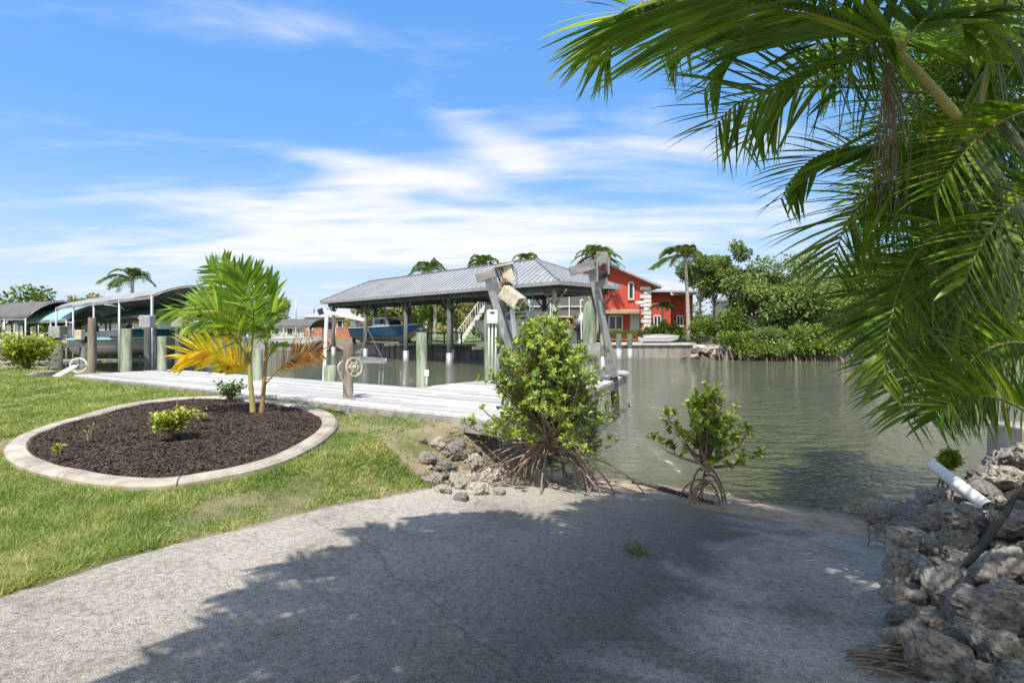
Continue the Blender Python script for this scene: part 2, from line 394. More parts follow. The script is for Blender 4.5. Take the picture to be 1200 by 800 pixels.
c = mix(nt, mr(dtb.outputs['Value'], .45, .75), c, (.07, .06, .045))  # dark muck colour on the rock bank, also standing in for shade between rocks
wet = mr(sp.outputs[2], -.7, -.58, (.4, 1.)); wc = nt.nodes.new('ShaderNodeCombineColor')
for i in range(3): nt.links.new(wet, wc.inputs[i])
c = mix(nt, 1., c, wc.outputs[0], 'MULTIPLY')
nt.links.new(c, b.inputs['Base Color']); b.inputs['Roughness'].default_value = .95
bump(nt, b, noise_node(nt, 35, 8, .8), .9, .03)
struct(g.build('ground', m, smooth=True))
# ramp slab
r_ = MB()
nT, nN = 48, 150
vs = []
for j in range(nN):
    for i in range(nT):
        n0 = -7+j*(14/(nN-1)); s_ = i/(nT-1)
        t0 = RE(n0)*(1-s_)+.75*s_
        e = REND(t0)
        n1_ = -7+(e+7)*(j/(nN-1))
        t0 = RE(n1_)*(1-s_)+.75*s_
        x, y = xy(t0, n1_)
        z = G(x, y)+.004+.008*fn(x, y, 1.5) if t0 < .2 else ramp(n1_)+.004+.05*sm((t0-.2)/.6)
        if t0 < -3.0: z = ramp(n1_)+.1*sm((-2.2-t0)/1.6)*sm((6-n1_)/4)+.012
        if i == 0 or j == nN-1: z -= .06
        vs.append((x, y, z))
r_.add(vs, [(j*nT+i, j*nT+i+1, (j+1)*nT+i+1, (j+1)*nT+i) for j in range(nN-1) for i in range(nT-1)])
m, nt, b = nodes('mildewed_concrete')
f1 = noise_node(nt, 1.1, 7, .68, dist=.8); f2 = noise_node(nt, 150, 4, .8); f3 = noise_node(nt, 26, 9, .75)
base = ramp_node(nt, f1, [(.34, (.36,.325,.275)), (.5, (.53,.485,.42)), (.64, (.62,.575,.5))])
sp2 = ramp_node(nt, f2, [(.4, (.35,.35,.35)), (.5, (.95,.95,.95)), (.62, (1.3,1.3,1.27))])
sp3 = ramp_node(nt, f3, [(.38, (.62,.6,.58)), (.55, (1.05,1.05,1.05))])
# darker mildew low on the ramp, where it stays damp
geo = nt.nodes.new('ShaderNodeNewGeometry'); sp = nt.nodes.new('ShaderNodeSeparateXYZ'); nt.links.new(geo.outputs['Position'], sp.inputs[0])
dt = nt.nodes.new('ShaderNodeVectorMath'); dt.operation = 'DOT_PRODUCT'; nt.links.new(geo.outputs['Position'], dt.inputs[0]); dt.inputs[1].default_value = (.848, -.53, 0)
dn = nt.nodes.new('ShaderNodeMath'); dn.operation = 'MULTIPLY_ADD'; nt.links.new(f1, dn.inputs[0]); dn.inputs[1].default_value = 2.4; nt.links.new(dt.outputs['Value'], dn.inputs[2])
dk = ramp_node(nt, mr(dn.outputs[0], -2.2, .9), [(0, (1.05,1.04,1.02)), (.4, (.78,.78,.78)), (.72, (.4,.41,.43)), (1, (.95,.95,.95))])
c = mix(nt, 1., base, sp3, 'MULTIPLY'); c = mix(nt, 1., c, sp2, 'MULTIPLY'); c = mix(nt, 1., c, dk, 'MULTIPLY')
# hairline cracks
vo = nt.nodes.new('ShaderNodeTexVoronoi'); vo.feature = 'DISTANCE_TO_EDGE'; vo.inputs['Scale'].default_value = .42
tcn = nt.nodes.new('ShaderNodeTexCoord'); nz = nt.nodes.new('ShaderNodeTexNoise'); nz.inputs['Scale'].default_value = 2.2; nz.inputs['Detail'].default_value = 6
va = nt.nodes.new('ShaderNodeMixRGB'); va.inputs[0].default_value = .22; nt.links.new(tcn.outputs['Object'], nz.inputs['Vector'])
nt.links.new(tcn.outputs['Object'], va.inputs[1]); nt.links.new(nz.outputs['Color'], va.inputs[2]); nt.links.new(va.outputs[0], vo.inputs['Vector'])
ck = ramp_node(nt, vo.outputs['Distance'], [(0, (.66,.64,.6)), (.002, (1,1,1))])
c = mix(nt, 1., c, ck, 'MULTIPLY')
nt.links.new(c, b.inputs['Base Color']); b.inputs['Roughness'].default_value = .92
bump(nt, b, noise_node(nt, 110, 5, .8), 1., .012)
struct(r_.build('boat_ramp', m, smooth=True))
# water
m, nt, b = nodes('canal_water')
c = ramp_node(nt, noise_node(nt, .08, 3), [(.35, (.078,.09,.032)), (.65, (.105,.115,.042))])
nt.links.new(c, b.inputs['Base Color']); b.inputs['Roughness'].default_value = .03; b.inputs['IOR'].default_value = 1.85
h1 = noise_node(nt, 2.1, 3, .55, stretch=(1, 2.2, 1, .5), dist=.3); h2 = noise_node(nt, 7.5, 3, .6, stretch=(1, 1.9, 1, .75), dist=.4)
h3 = noise_node(nt, .6, 2, .5, stretch=(1, 1.6, 1, .2))
def mm(op, x, y):
    n = nt.nodes.new('ShaderNodeMath'); n.operation = op
    for i, q in enumerate((x, y)):
        if isinstance(q, (int, float)): n.inputs[i].default_value = q
        else: nt.links.new(q, n.inputs[i])
    return n.outputs[0]
hh = mm('ADD', mm('MULTIPLY', h1, 1.7), mm('ADD', mm('MULTIPLY', h2, .38), mm('MULTIPLY', h3, 1.3)))
bump(nt, b, hh, 1., .34)
wv = MB().add([(-400,-60,WZ),(400,-60,WZ),(400,500,WZ),(-400,500,WZ)], [(0,1,2,3)])
struct(wv.build('canal_water', m))
# canal bed under everything, out to the horizon
MB().add([(-600,-80,-1.9),(600,-80,-1.9),(600,700,-1.9),(-600,700,-1.9)], [(0,1,2,3)]).build('canal_bed', M['rock_dark'])['kind'] = 'structure'
# far land
fl = [(-300,40),(-60,40),(-44,47),(-30,60),(-17,56),(-12.5,48),(-9,42),(3,41),(7,44),(15,43.5),(17,41),(22,38.5),(30,37),(45,38),(70,36),(300,30),(300,500),(-300,500)]
lm = MB(); lm.prism(fl, -1.8, .3)
struct(lm.build('far_bank', M['conc']))
def FZ(x, y): return .34+.45*sm((y-42)/9)
lt = MB(); vs = []
NXX, NYY = 60, 34
tri = MB().prism([(-300,62),(-40,62),(-18,58),(-11.5,49),(-8.2,43),(3.2,42.4),(8,46),(15.5,45.5),(18,43),(23,40.3),(30,38.8),(45,39.6),(70,37.5),(300,31.5),(300,500),(-300,500)], .2, .304)
struct(tri.build('far_lawn', M['grass_far']))
hm = MB().grid(lambda u, v: V((8+60*u, 45.5+60*v, .308+.55*sm(v*6)*sm(u*10))), 20, 30)
struct(hm.build('rising_lawn', M['grass_far'], smooth=True))
# ---------------------------------------------------------------- lawn blades
def GA(X, Y): return np.array([G(a, b) for a, b in zip(X, Y)])
N = 520000
d = 2.6*np.exp(rng.random(N)*math.log(17/2.6))
rt = -.98+rng.random(N)*1.02
X = rt*d; Y = d
T = .848*X-.53*Y; Nn = .53*X+.848*Y
wig = np.array([RE(q) for q in np.linspace(-3, 9, 400)]); edge = np.interp(Nn, np.linspace(-3, 9, 400), wig)
keep = (T < edge+.02) & ~inpoly(X, Y, bx)
keep &= (Nn < 6.0+.1*np.sin(X*3)) | (T < -17.5)
keep &= (Nn < 6.6)
keep &= ~((T > -6.6) & (Nn > 5.0+.3*np.sin(T*4)) & (rng.random(N) < .8)) & ~((T > -4.9) & (Nn > 4.6) & (rng.random(N) < .93))
# thin, worn patches
pat = np.array([mn.noise(V((x*.7, y*.7, 0)))+.5*mn.noise(V((x*2.3, y*2.3, 4))) for x, y in zip(X, Y)])
dedge = edge-T
keep &= (rng.random(N) < np.clip(1.0-(pat-.18)*2.0, .14, 1)) & (rng.random(N) < np.clip(.35+dedge*6, 0, 1))
X, Y, pat = X[keep], Y[keep], pat[keep]; K = len(X)
Z = GA(X, Y)
ds = np.maximum(Y/4, .8)
H = (.014+.034*rng.random(K)**1.6)*np.clip(1.15-pat, .5, 1.3)*np.maximum(1, ds*.55); Wd = .0052*ds+.0015
an = rng.random(K)*6.283; la = rng.random(K)*6.283; lean = (.3+1.7*rng.random(K))*H
ca, sa = np.cos(an)*Wd, np.sin(an)*Wd
tx, ty = np.cos(la)*lean, np.sin(la)*lean
co = np.empty((K, 3, 3), np.float32)
co[:,0] = np.stack([X-ca, Y-sa, Z-.01], 1); co[:,1] = np.stack([X+ca, Y+sa, Z-.01], 1)
co[:,2] = np.stack([X+tx, Y+ty, Z+H], 1)
me = bpy.data.meshes.new('grass'); me.vertices.add(K*3); me.vertices.foreach_set('co', co.ravel())
me.loops.add(K*3); me.loops.foreach_set('vertex_index', np.arange(K*3, dtype=np.int32))
me.polygons.add(K); me.polygons.foreach_set('loop_start', np.arange(0, K*3, 3, dtype=np.int32)); me.update(calc_edges=True)
me.materials.append(M['grass']); go = bpy.data.objects.new('lawn_grass', me); col.objects.link(go)
tag(go, 'patchy green and straw coloured lawn around the mulched bed', 'grass', kind='stuff')
print('blades', K)
# ---------------------------------------------------------------- planting bed
kr = thing('garden_kerb', 'pale concrete kerb curving all round the mulched planting bed', 'edging', (bc.x, bc.y, .2))
L = len(bo); seg = [0, 13, 27, 41, 55, 70, 80, L]
for a, e in zip(seg[:-1], seg[1:]):
    k = MB(); vs = []; 
    idx = list(range(a, e+1))
    for q, i in enumerate(idx):
        o_, i_ = bo[i % L], bi[i % L]; sh = 0
        if q == 0 or q == len(idx)-1:
            t_ = (bo[(i+(1 if q == 0 else -1)) % L]-o_).normalized()*.006; o_ = o_+t_; i_ = i_+t_
        dz = .01*mn.noise(V((o_.x*2, o_.y*2, 0)))
        mid = o_.lerp(i_, .5)
        vs += [V((o_.x, o_.y, o_.z-.2)), V((o_.x, o_.y, o_.z-.025+dz)), o_.lerp(i_, .14)+V((0,0,dz+.005)), mid+V((0,0,dz+.012)), o_.lerp(i_, .86)+V((0,0,dz+.005)), V((i_.x, i_.y, i_.z-.025+dz)), V((i_.x, i_.y, i_.z-.2))]
    fs = []
    for q in range(len(idx)-1):
        for r in range(6): fs.append((q*7+r, q*7+r+1, q*7+r+8, q*7+r+7))
    fs += [tuple(range(7)), tuple(range((len(idx)-1)*7, len(idx)*7))[::-1]]
    k.add(vs, fs).build('kerb_section', M['curb'], kr, smooth=False)
mu = MB()
ip = np.array([(p.x, p.y) for p in bi])
def MZ(x, y):
    r = (V((x, y, 0))-V((bc.x, bc.y, 0))).length
    return Lz(x, y)+.035+.05*max(0, 1-r/2.4)+.02*fn(x, y, 2.5)
rings = []
for q in range(12):
    s_ = q/11
    for p in bi:
        pp = bc.lerp(p, 1.03-s_) if s_ < 1 else bc.lerp(p, .03)
        rings.append(V((pp.x, pp.y, MZ(pp.x, pp.y)+.012*fn(pp.x, pp.y, 14))))
mu.add(rings, [(q*L+i, q*L+(i+1) % L, (q+1)*L+(i+1) % L, (q+1)*L+i) for q in range(11) for i in range(L)]+[tuple(11*L+i for i in range(L))])
xm, xM = ip[:,0].min(), ip[:,0].max(); ym, yM = ip[:,1].min(), ip[:,1].max()
cx_ = xm+(xM-xm)*rng.random(80000); cy_ = ym+(yM-ym)*rng.random(80000); ok = inpoly(cx_, cy_, ip); cx_, cy_ = cx_[ok], cy_[ok]
for x, y in zip(cx_, cy_):
    l = .009+.024*random.random(); w_ = .003+.005*random.random(); a = random.random()*6.28; tl = (random.random()-.5)*.9
    dx = V((math.cos(a), math.sin(a), tl))*l; dy = V((-math.sin(a), math.cos(a), (random.random()-.5)))*w_
    p = V((x, y, MZ(x, y)+.006+.014*random.random()))
    mu.add([p-dx-dy, p+dx-dy*.6, p+dx*.8+dy, p-dx+dy], [(0,1,2,3)])
tag(mu.build('mulch', M['mulch']), 'dark shredded bark mulch filling the kerbed bed', 'mulch', kind='stuff')
# ================================================================ vegetation kit
def leaflet(mb, p, d, side, L, W, g, seg=4, fold=.25):
    """one drooping strip leaf; side = across-blade direction"""
    d = d.normalized(); pts = [V(p)]; step = L/seg
    for i in range(seg):
        d = (d+V((0,0,-g*(i+1)/seg))).normalized(); pts.append(pts[-1]+d*step)
    vs = []
    for i, q in enumerate(pts):
        t = i/seg; w_ = W*(.55+.45*min(1, t*4))*(1-t**2.2)+.0008
        dd = (pts[min(i+1, seg)]-pts[max(i-1, 0)]).normalized()
        s_ = (side-dd*side.dot(dd)).normalized(); nn_ = dd.cross(s_)
        vs += [q-s_*w_+nn_*w_*fold, q, q+s_*w_+nn_*w_*fold]
    fs = []
    for i in range(seg):
        a = i*3; fs += [(a, a+1, a+4, a+3), (a+1, a+2, a+5, a+4)]
    mb.add(vs, fs)
def frond(parent, ctrl, n, L, W, g=.25, lm=None, rm=None, bare=.15, r0=.014, seg=4, ang=55, up=V((0,0,1)), seed=0, name='frond', jit=.12, vee=.25, taper=True, gap=0):
    R = random.Random(seed); pts = bez(ctrl, 16); ang = ang*1.25
    rb = MB(); rb.tube(pts, [r0*(1-.8*i/16) for i in range(17)], 5)
    fr = rb.build(name, rm or M['rachis'], parent, smooth=True)
    lb = MB()
    for i in range(n):
        t = bare+(1-bare)*(i+.5)/n
        k = min(15, int(t*16)); f = t*16-k; p = pts[k].lerp(pts[k+1], f)
        tg = (pts[k+1]-pts[k]).normalized()
        u = up-tg*up.dot(tg)
        if u.length < .05: u = V((0,1,0))-tg*tg.y
        u.normalize(); sd_ = tg.cross(u)
        tt = (t-bare)/(1-bare)
        ll = L*((.55+.45*math.sin(min(1, tt*2.2)*math.pi/2))*(1-.62*tt**3) if taper else 1)
        for s_ in (-1, 1):
            if R.random() < gap: continue
            a = math.radians(ang*(1-.38*tt)+R.uniform(-8, 8))
            d = tg*math.cos(a)+(sd_*s_*math.cos(vee)+u*math.sin(vee))*math.sin(a)
            d += V((R.uniform(-jit, jit), R.uniform(-jit, jit), R.uniform(-jit, jit)))
            bl = u.cross(d.normalized())
            bl = (tg*.55+u*.6*R.uniform(.5, 1.3)).normalized()
            leaflet(lb, p, d, bl, ll*R.uniform(.85, 1.12), W*R.uniform(.8, 1.15), g*R.uniform(.7, 1.3), seg)
    lo_ = lb.build('leaflets', lm or M['palm_leaf'], fr)
    return fr
def ovate(mb, p, d, nrm, L, W):
    d = d.normalized(); s_ = d.cross(nrm)
    if s_.length < .05: s_ = d.cross(V((.3,.9,.1)))
    s_.normalize(); n_ = s_.cross(d)
    a = p; e = p+d*L-n_*L*.1; m1 = p+d*L*.4; m2 = p+d*L*.75-n_*L*.03
    mb.add([a, m1-s_*W+n_*W*.35, m1, m1+s_*W+n_*W*.35, m2-s_*W*.8+n_*W*.25, m2, m2+s_*W*.8+n_*W*.25, e],
           [(0,2,1), (0,3,2), (1,2,5,4), (2,3,6,5), (4,5,7), (5,6,7)])
def rosette(mb, p, ax, n, L, W, R):
    ax = ax.normalized(); x = ax.cross(V((.2,.5,.9))).normalized(); y = ax.cross(x)
    for i in range(n):
        a = i*2.4+R.random()*.6; el = R.uniform(.15, 1.1)
        d = (x*math.cos(a)+y*math.sin(a))*math.cos(el)+ax*math.sin(el)
        ovate(mb, p+ax*.01*i*.3, d, ax, L*R.uniform(.7, 1.15), W*R.uniform(.8, 1.15))
def blobs_cloud(mb, blobs, n, L, W, R, shell=.6, simple=False):
    """leaves scattered through overlapping clumps"""
    tot = sum(b[1][0]*b[1][1] for b in blobs)
    for c_, r_ in blobs:
        k = int(n*r_[0]*r_[1]/tot)
        for _ in range(k):
            z = R.uniform(-1, 1); a = R.uniform(0, 6.283); q = math.sqrt(1-z*z); rr = shell+(1-shell)*R.random()
            if R.random() < .25: rr *= R.random()
            u = V((q*math.cos(a), q*math.sin(a), z))
            p = V(c_)+V((u.x*r_[0], u.y*r_[0], u.z*r_[1]))*rr*R.uniform(.85, 1.12)
            d = (u+V((R.uniform(-1,1), R.uniform(-1,1), R.uniform(-1,.6)))).normalized()
            if simple:
                s_ = d.cross(V((R.uniform(-1,1), R.uniform(-1,1), 1))).normalized()
                mb.add([p, p+d*L*.5+s_*W, p+d*L, p+d*L*.5-s_*W], [(0,1,2,3)])
            else: ovate(mb, p, d, V((0,0,1)), L*R.uniform(.7, 1.2), W)
def tree(name, label, base, h, rad, nleaf, lm, seed, group=None, trunk_r=.15, trunk_h=.45, leafL=.3, nb=14, cat='tree', flat=.75, bm='bark', lean=(0,0), lowest=None, part=True):
    R = random.Random(seed); base = V(base)
    t = thing(name, label, cat, base, group)
    tr = MB(); top = base+V((lean[0], lean[1], h*.8)); fork = base.lerp(top, trunk_h/.8)
    fork += V((R.uniform(-.1,.1), 0, 0))
    tr.tube(bez([base-V((0,0,.15)), base+V((R.uniform(-.2,.2), 0, h*.2)), fork], 6), [trunk_r*(1.25-.6*i/6) for i in range(7)], 7)
    bl = []
    lo = lowest if lowest is not None else trunk_h
    for i in range(nb):
        a = i*2.4+R.random(); q = math.sqrt((i+.5)/nb)*rad*.8
        zz_ = h*(lo+(1-lo)*R.uniform(.25, .92)*(1-.35*(q/rad)**2))
        c_ = base+V((lean[0]+q*math.cos(a), lean[1]+q*math.sin(a), zz_))
        r = rad*R.uniform(.24, .42)
        bl.append((c_, (r, r*flat)))
        tr.tube(bez([fork-V((0,0,h*.06*R.random())), fork.lerp(c_, .5)+V((0,0,-.06*h)), c_], 4), [trunk_r*.5, trunk_r*.38, trunk_r*.26, trunk_r*.16, trunk_r*.08], 5, False)
    tr.build('trunk', M[bm], t, True)
    cr = MB(); blobs_cloud(cr, bl, nleaf, leafL, leafL*.32, R, simple=True)
    cr.build('crown', lm, t)
    return t
def palm(name, label, base, h, nf, fl, lm, seed, group=None, r=.13, lean=(0,0), wind=(0,0), nl=26, bm='bark_pale', droop=1., W=.03, LL=.5, cat='palm tree'):
    R = random.Random(seed); base = V(base); t = thing(name, label, cat, base, group)
    top = base+V((lean[0], lean[1], h))
    tr = MB(); pts = bez([base-V((0,0,.2)), base+V((lean[0]*.2, lean[1]*.2, h*.5)), top], 10)
    tr.tube(pts, [r*(1.3-.45*i/10) for i in range(11)], 9); tr.build('trunk', M[bm], t, True)
    for i in range(nf):
        a = i*2.4+R.uniform(-.2, .2); e = R.uniform(-.2, 1.25); l = fl*R.uniform(.8, 1.1)
        d = V((math.cos(a)*math.cos(e), math.sin(a)*math.cos(e), math.sin(e)))
        d += V((wind[0], wind[1], 0)); d.normalize()
        m_ = top+d*l*.5+V((0,0,.12*l)); en = top+V((d.x, d.y, 0))*l*.95+V((wind[0], wind[1], 0))*l*.3+V((0,0,d.z*l*.55-droop*l*.35))
        frond(t, [top, m_, en], nl, LL, W, .35, lm, M['rachis'], .08, .02*fl/2, 3, seed=seed*100+i)
    return t

# ================================================================ young palm in the bed
yb = GZ(296, 482, .27)
yp = thing('young_palm', 'young double-stemmed green palm with one yellow and one orange dying frond in the mulch bed', 'palm tree', yb)
D0 = yb.y
def Y(px, py, dd=0): return P(px, py, D0+dd)
s1 = MB(); s1.tube(bez([Y(297,483)-V((0,0,.1)), Y(295,455), Y(291,432), Y(293,405)], 10), [.05,.044,.04,.037,.034,.032,.03,.028,.027,.025,.022], 10)
s1.build('trunk', M['palm_stem'], yp, True)
s2 = MB(); s2.tube(bez([Y(306,484)-V((0,0,.1)), Y(309,455), Y(311,430), Y(313,395)], 10), [.045,.04,.036,.033,.032,.03,.03,.028,.026,.024,.02], 10)
s2.build('trunk', mat('brown_palm_stem', (.38,.2,.08), (.22,.22,.08), 3, .5, bmp=.2, stretch=(1,1,.8)), yp, True)
AL = M['adonidia']
def yf(c, n=26, L=.42, W=.021, g=.07, seed=1, lm=AL, **k):
    return frond(yp, [Y(*q) for q in c], n, L, W, g, lm, k.pop('rm', M['rachis']), k.pop('bare', .2), .013, 4, k.pop('ang', 42), seed=seed, **k)
FR = [
 ([(292,425,0),(285,370,0),(270,330,.1),(245,312,.3)], 30, .44), ([(292,425,0),(280,360,-.1),(240,345,-.2),(190,372,-.3)], 34, .40),
 ([(292,425,0),(295,360,0),(290,330,.0),(280,312,.1)], 28, .42), ([(292,420,0),(300,370,.1),(302,335,.2),(298,318,.2)], 26, .40),
 ([(293,420,0),(285,365,.2),(262,345,.5),(225,350,.7)], 30, .4), ([(293,425,0),(270,380,-.3),(250,365,-.6),(215,385,-.8)], 26, .38),
 ([(312,410,0),(316,370,0),(318,345,.1),(312,325,.2)], 24, .36), ([(312,410,0),(315,365,-.2),(322,360,-.4),(325,372,-.6)], 22, .32),
 ([(293,425,0),(300,375,-.4),(300,350,-.6),(285,345,-.9)], 26, .36), ([(293,425,0),(280,355,.3),(268,320,.4),(262,305,.4)], 24, .36),
 ([(293,425,0),(275,385,0),(262,372,0),(240,395,.1)], 22, .34), ([(312,410,0),(308,385,-.2),(312,372,-.3),(305,400,-.5)], 16, .26)]
for i, (c, n, L_) in enumerate(FR): yf(c, int(n*.8), L_*1.25, .032, seed=i+3, jit=.22, up=V((.3*(i % 3-1), -1, .35+.3*(i % 2))))
f_ = yf([(292,435,0),(262,412,-.1),(235,405,-.2),(214,420,-.3)], 24, .58, .048, .03, 31, M['yellow_leaf'], bare=.02, rm=M['yellow_leaf'], ang=46, up=V((.1,-1,.45))); f_['label'] = 'yellow dying frond'
f_ = yf([(310,452,0),(330,425,-.1),(350,410,-.2),(378,414,-.3)], 28, .5, .027, .02, 32, M['orange_leaf'], bare=.22, rm=M['yellow_leaf'], ang=44, up=V((-.1,-1,.45))); f_['label'] = 'orange brown dying frond'
yf([(311,430,0),(318,405,-.1),(325,398,-.2),(333,405,-.3)], 12, .2, .018, .1, 33, AL)

# ================================================================ low shrubs
def shrub(name, label, base, rad, h, n, lm, seed, L=.07, W=.02, stems=7, cat='shrub', group=None, low=.25):
    R = random.Random(seed); base = V(base); t = thing(name, label, cat, base, group)
    st = MB(); lv = MB()
    for i in range(stems):
        a = i*2.4; q = rad*R.uniform(.3, .9)
        tip = base+V((q*math.cos(a), q*math.sin(a), h*R.uniform(.6, 1)))
        pts = bez([base+V((.02*math.cos(a), .02*math.sin(a), -.03)), base+V((q*.3*math.cos(a), q*.3*math.sin(a), h*.5)), tip], 6)
        st.tube(pts, [.008+.012*h*(1-j/6) for j in range(7)], 5, False)
        k = n//stems
        for j in range(k):
            u = R.random()**.7; s_ = low+(1-low)*u; ii = min(5, int(s_*6)); p = pts[ii].lerp(pts[ii+1], s_*6-ii)
            off = V((R.gauss(0,1), R.gauss(0,1), R.gauss(0,.7)))*rad*.2
            ovate(lv, p+off, V((R.uniform(-1,1), R.uniform(-1,1), R.uniform(-.3,1))), V((0,0,1)), L*R.uniform(.7,1.2), W)
    st.build('stem', M['root'], t, True); lv.build('foliage', lm, t)
    return t
shrub('croton_shrub', 'small bushy yellow-green shrub in the front half of the mulched bed', GZ(198,510,.27), .26, .3, 420, M['croton'], 5, .075, .022, 9)
shrub('leafy_shrub', 'dark green leafy shrub behind the young palm at the back rim of the bed', GZ(270,470,.25), .28, .34, 380, M['shrub'], 6, .07, .02, 8)
shrub('weed', 'tiny green weed sprouting at the front left of the mulch bed', GZ(68,530,.25), .07, .08, 34, M['croton'], 7, .05, .012, 5, 'weed')
shrub('weed', 'thin pale seedling standing left of the bushy shrub in the mulch', GZ(105,512,.25), .12, .13, 24, M['shrub'], 8, .06, .008, 5, 'weed')
shrub('weed', 'sprawling yellow-green weed just right of the bushy shrub in the mulch', GZ(236,492,.27), .13, .12, 50, M['croton'], 9, .06, .014, 5, 'weed')
q = tn(0, 0)
rt_ = GZ(745, 668, -.3); shrub('weed', 'low green weed tuft growing out of the ramp concrete', (rt_.x, rt_.y, G(rt_.x, rt_.y)), .13, .05, 160, M['shrub'], 10, .03, .006, 8, 'weed', low=.05)
shrub('boundary_shrub', 'rounded yellow-green shrub at the far left beside the dock end', (-15.3, 17.2, .2), 1.0, 1.05, 1900, M['croton'], 11, .15, .045, 16)
# stake in the bed
sb_ = GZ(208, 502, .26)
MB().tube([sb_-V((0,0,.05)), sb_+V((-.01,0,.25)), sb_+V((0,0,.42))], [.008,.006,.004], 5).build('twig', M['dry'], None, True, sb_)
o = bpy.context.scene.collection.objects[-1]; tag(o, 'bare upright dead twig beside the bushy shrub in the bed', 'twig')

# ================================================================ mangroves
def mangrove(label, base, W_, H_, nbr, nroot, seed, L=.085, skew=(0,0), rootr=.6, base_h=.3, rr=.011, crown_lo=.3, dense=1., zfun=None, flip=1):
    R = random.Random(seed); base = V(base); t = thing('mangrove', label, 'mangrove', base)
    zfun = zfun or G
    hub = base+V((0, 0, base_h))
    br = MB(); lv = MB()
    for i in range(nbr):
        a = i*2.4+R.random()*.4; hh_ = H_*(crown_lo+(1-crown_lo)*math.sqrt((i+.6)/nbr))
        q = W_*(.1+.9*math.sin(min(1, max(0, 1.06-hh_/H_)*1.35)*math.pi/2))*R.uniform(.45, 1.1)*(.85+.3*math.sin(2*a+seed)+.12*math.sin(5*a))
        tip = base+V((skew[0]*hh_/H_+q*math.cos(a), skew[1]*hh_/H_+q*math.sin(a), hh_))
        s0 = hub+V((R.uniform(-.08,.08)*W_, R.uniform(-.08,.08)*W_, R.uniform(0, .15)))
        pts = bez([s0, s0.lerp(tip, .45)+V((0,0,-.05*H_)), s0.lerp(tip, .75)+V((0,0,-.08*H_)), tip], 8)
        br.tube(pts, [rr*1.3*(1-.8*j/8)+.002 for j in range(9)], 5, False)
        for j in range(int(9*dense)):
            s_ = R.uniform(.35, 1.0); ii = min(7, int(s_*8)); p = pts[ii].lerp(pts[ii+1], s_*8-ii)
            e = p+V((R.gauss(0,1), R.gauss(0,1), abs(R.gauss(0,.8))+.2)).normalized()*R.uniform(.08, .24)*W_
            br.tube([p, p.lerp(e, .5)+V((0,0,-.01)), e], [.005, .004, .003], 4, False)
            rosette(lv, e, (e-p)+V((0,0,.12)), R.randint(4, 10), L*R.uniform(.7, 1.2), L*.25, R)
            rosette(lv, p.lerp(e, .55), (e-p), R.randint(2, 5), L, L*.25, R)
        rosette(lv, tip, tip-pts[-2]+V((0,0,.1)), 8, L, L*.25, R)
    br.build('branch', M['root'], t, True)
    lv.build('foliage', M['mangrove'], t)
    for i in range(nroot):
        a = R.uniform(0, 6.283); q = rootr*R.uniform(.25, 1)*(1 if i % 3 else 1.25)
        e = base+V((q*math.cos(a)*flip, q*math.sin(a)*.8, 0)); e.z = zfun(e.x, e.y)-.04
        s0 = hub+V((R.uniform(-.1,.1)*rootr, R.uniform(-.1,.1)*rootr, R.uniform(-.14, .12)))
        k = s0.lerp(e, .55); k.z = s0.z+R.uniform(-.05, .12)*base_h/.3
        e2 = e.copy(); e2.z += .25*base_h
        b_ = MB().tube(bez([s0, k, e2+V((0,0,.04)), e], 9), [rr*(1-.35*j/9) for j in range(10)], 6, False)
        if R.random() < .6:
            pts = bez([s0, k, e2, e], 9); c_ = pts[R.randint(4, 6)]; e3 = c_+V((R.uniform(-.12,.12), R.uniform(-.12,.1), 0)); e3.z = zfun(e3.x, e3.y)-.03
            b_.tube(bez([c_, c_.lerp(e3, .5)+V((R.uniform(-.03,.03), 0, .04)), e3], 5), rr*.6, 5, False)
        b_.build('prop_root', M['root'], t, True)
    return t
bx0 = GZ(634, 558, -.3)
mangrove('large bushy mangrove on a tangle of prop roots between the dock and the ramp', (bx0.x+.12, bx0.y, -.3), 1.1, 1.9, 112, 44, 12, .07, (-.08, 0), 1.0, .38, .0115, .14, 1.05)
bs = GZ(828, 594, ramp(6.7))
mangrove('small mangrove standing alone on the sandy waterline in the middle', (bs.x, bs.y, G(bs.x, bs.y)), .6, 1.26, 24, 9, 14, .09, (.02, 0), .5, .36, .0145, .36, .75)
# seedling by the white pipe
sp0 = GZ(1098, 592, -.38)
mangrove('tiny mangrove seedling on pale prop roots beside the white pipe', (sp0.x+.05, sp0.y, -.42), .17, .58, 7, 8, 15, .085, (.1, 0), .2, .25, .012, .8, .6)
# ================================================================ areca palm on the right bank
ap = thing('areca_palm', 'tall areca palm clump leaning over the ramp from the right bank with long feathery fronds', 'palm tree', (4.6, 2.9, .4))
def tr_(ctrl, r0, r1, m, n=14):
    MB().tube(bez(ctrl, n), [r0+(r1-r0)*i/n for i in range(n+1)], 12).build('trunk', M[m], ap, True)
hubA = P(1055, 60, 3.0); hubB = P(1150, 110, 3.6); hubC = P(1190, -60, 3.0); hubD = V((2.1, 1.3, 4.1)); hubE = V((.6, .05, 4.1)); hubG = V((1.5, -1.0, 4.2)); hubF = P(1230, 330, 3.6)
tr_([(4.5,3.3,.2), (4.2,3.5,1.2), P(1200, 275, 3.3), P(1148, 178, 3.1)], .048, .036, 'trunk_ring')
tr_([P(1149, 180, 3.1), P(1120, 130, 3.05), P(1080, 90, 3.0), hubA], .036, .018, 'palm_stem')
tr_([(4.9,3.6,.2), (4.5,3.8,1.5), P(1205, 190, 3.8), hubB], .06, .03, 'trunk_ring')
tr_([(4.6,2.7,.2), (4.3,2.6,2.2), hubC], .07, .04, 'trunk_ring')
tr_([(4.8,2.2,.2), (4.2,2,2.5), hubD], .07, .04, 'trunk_ring')
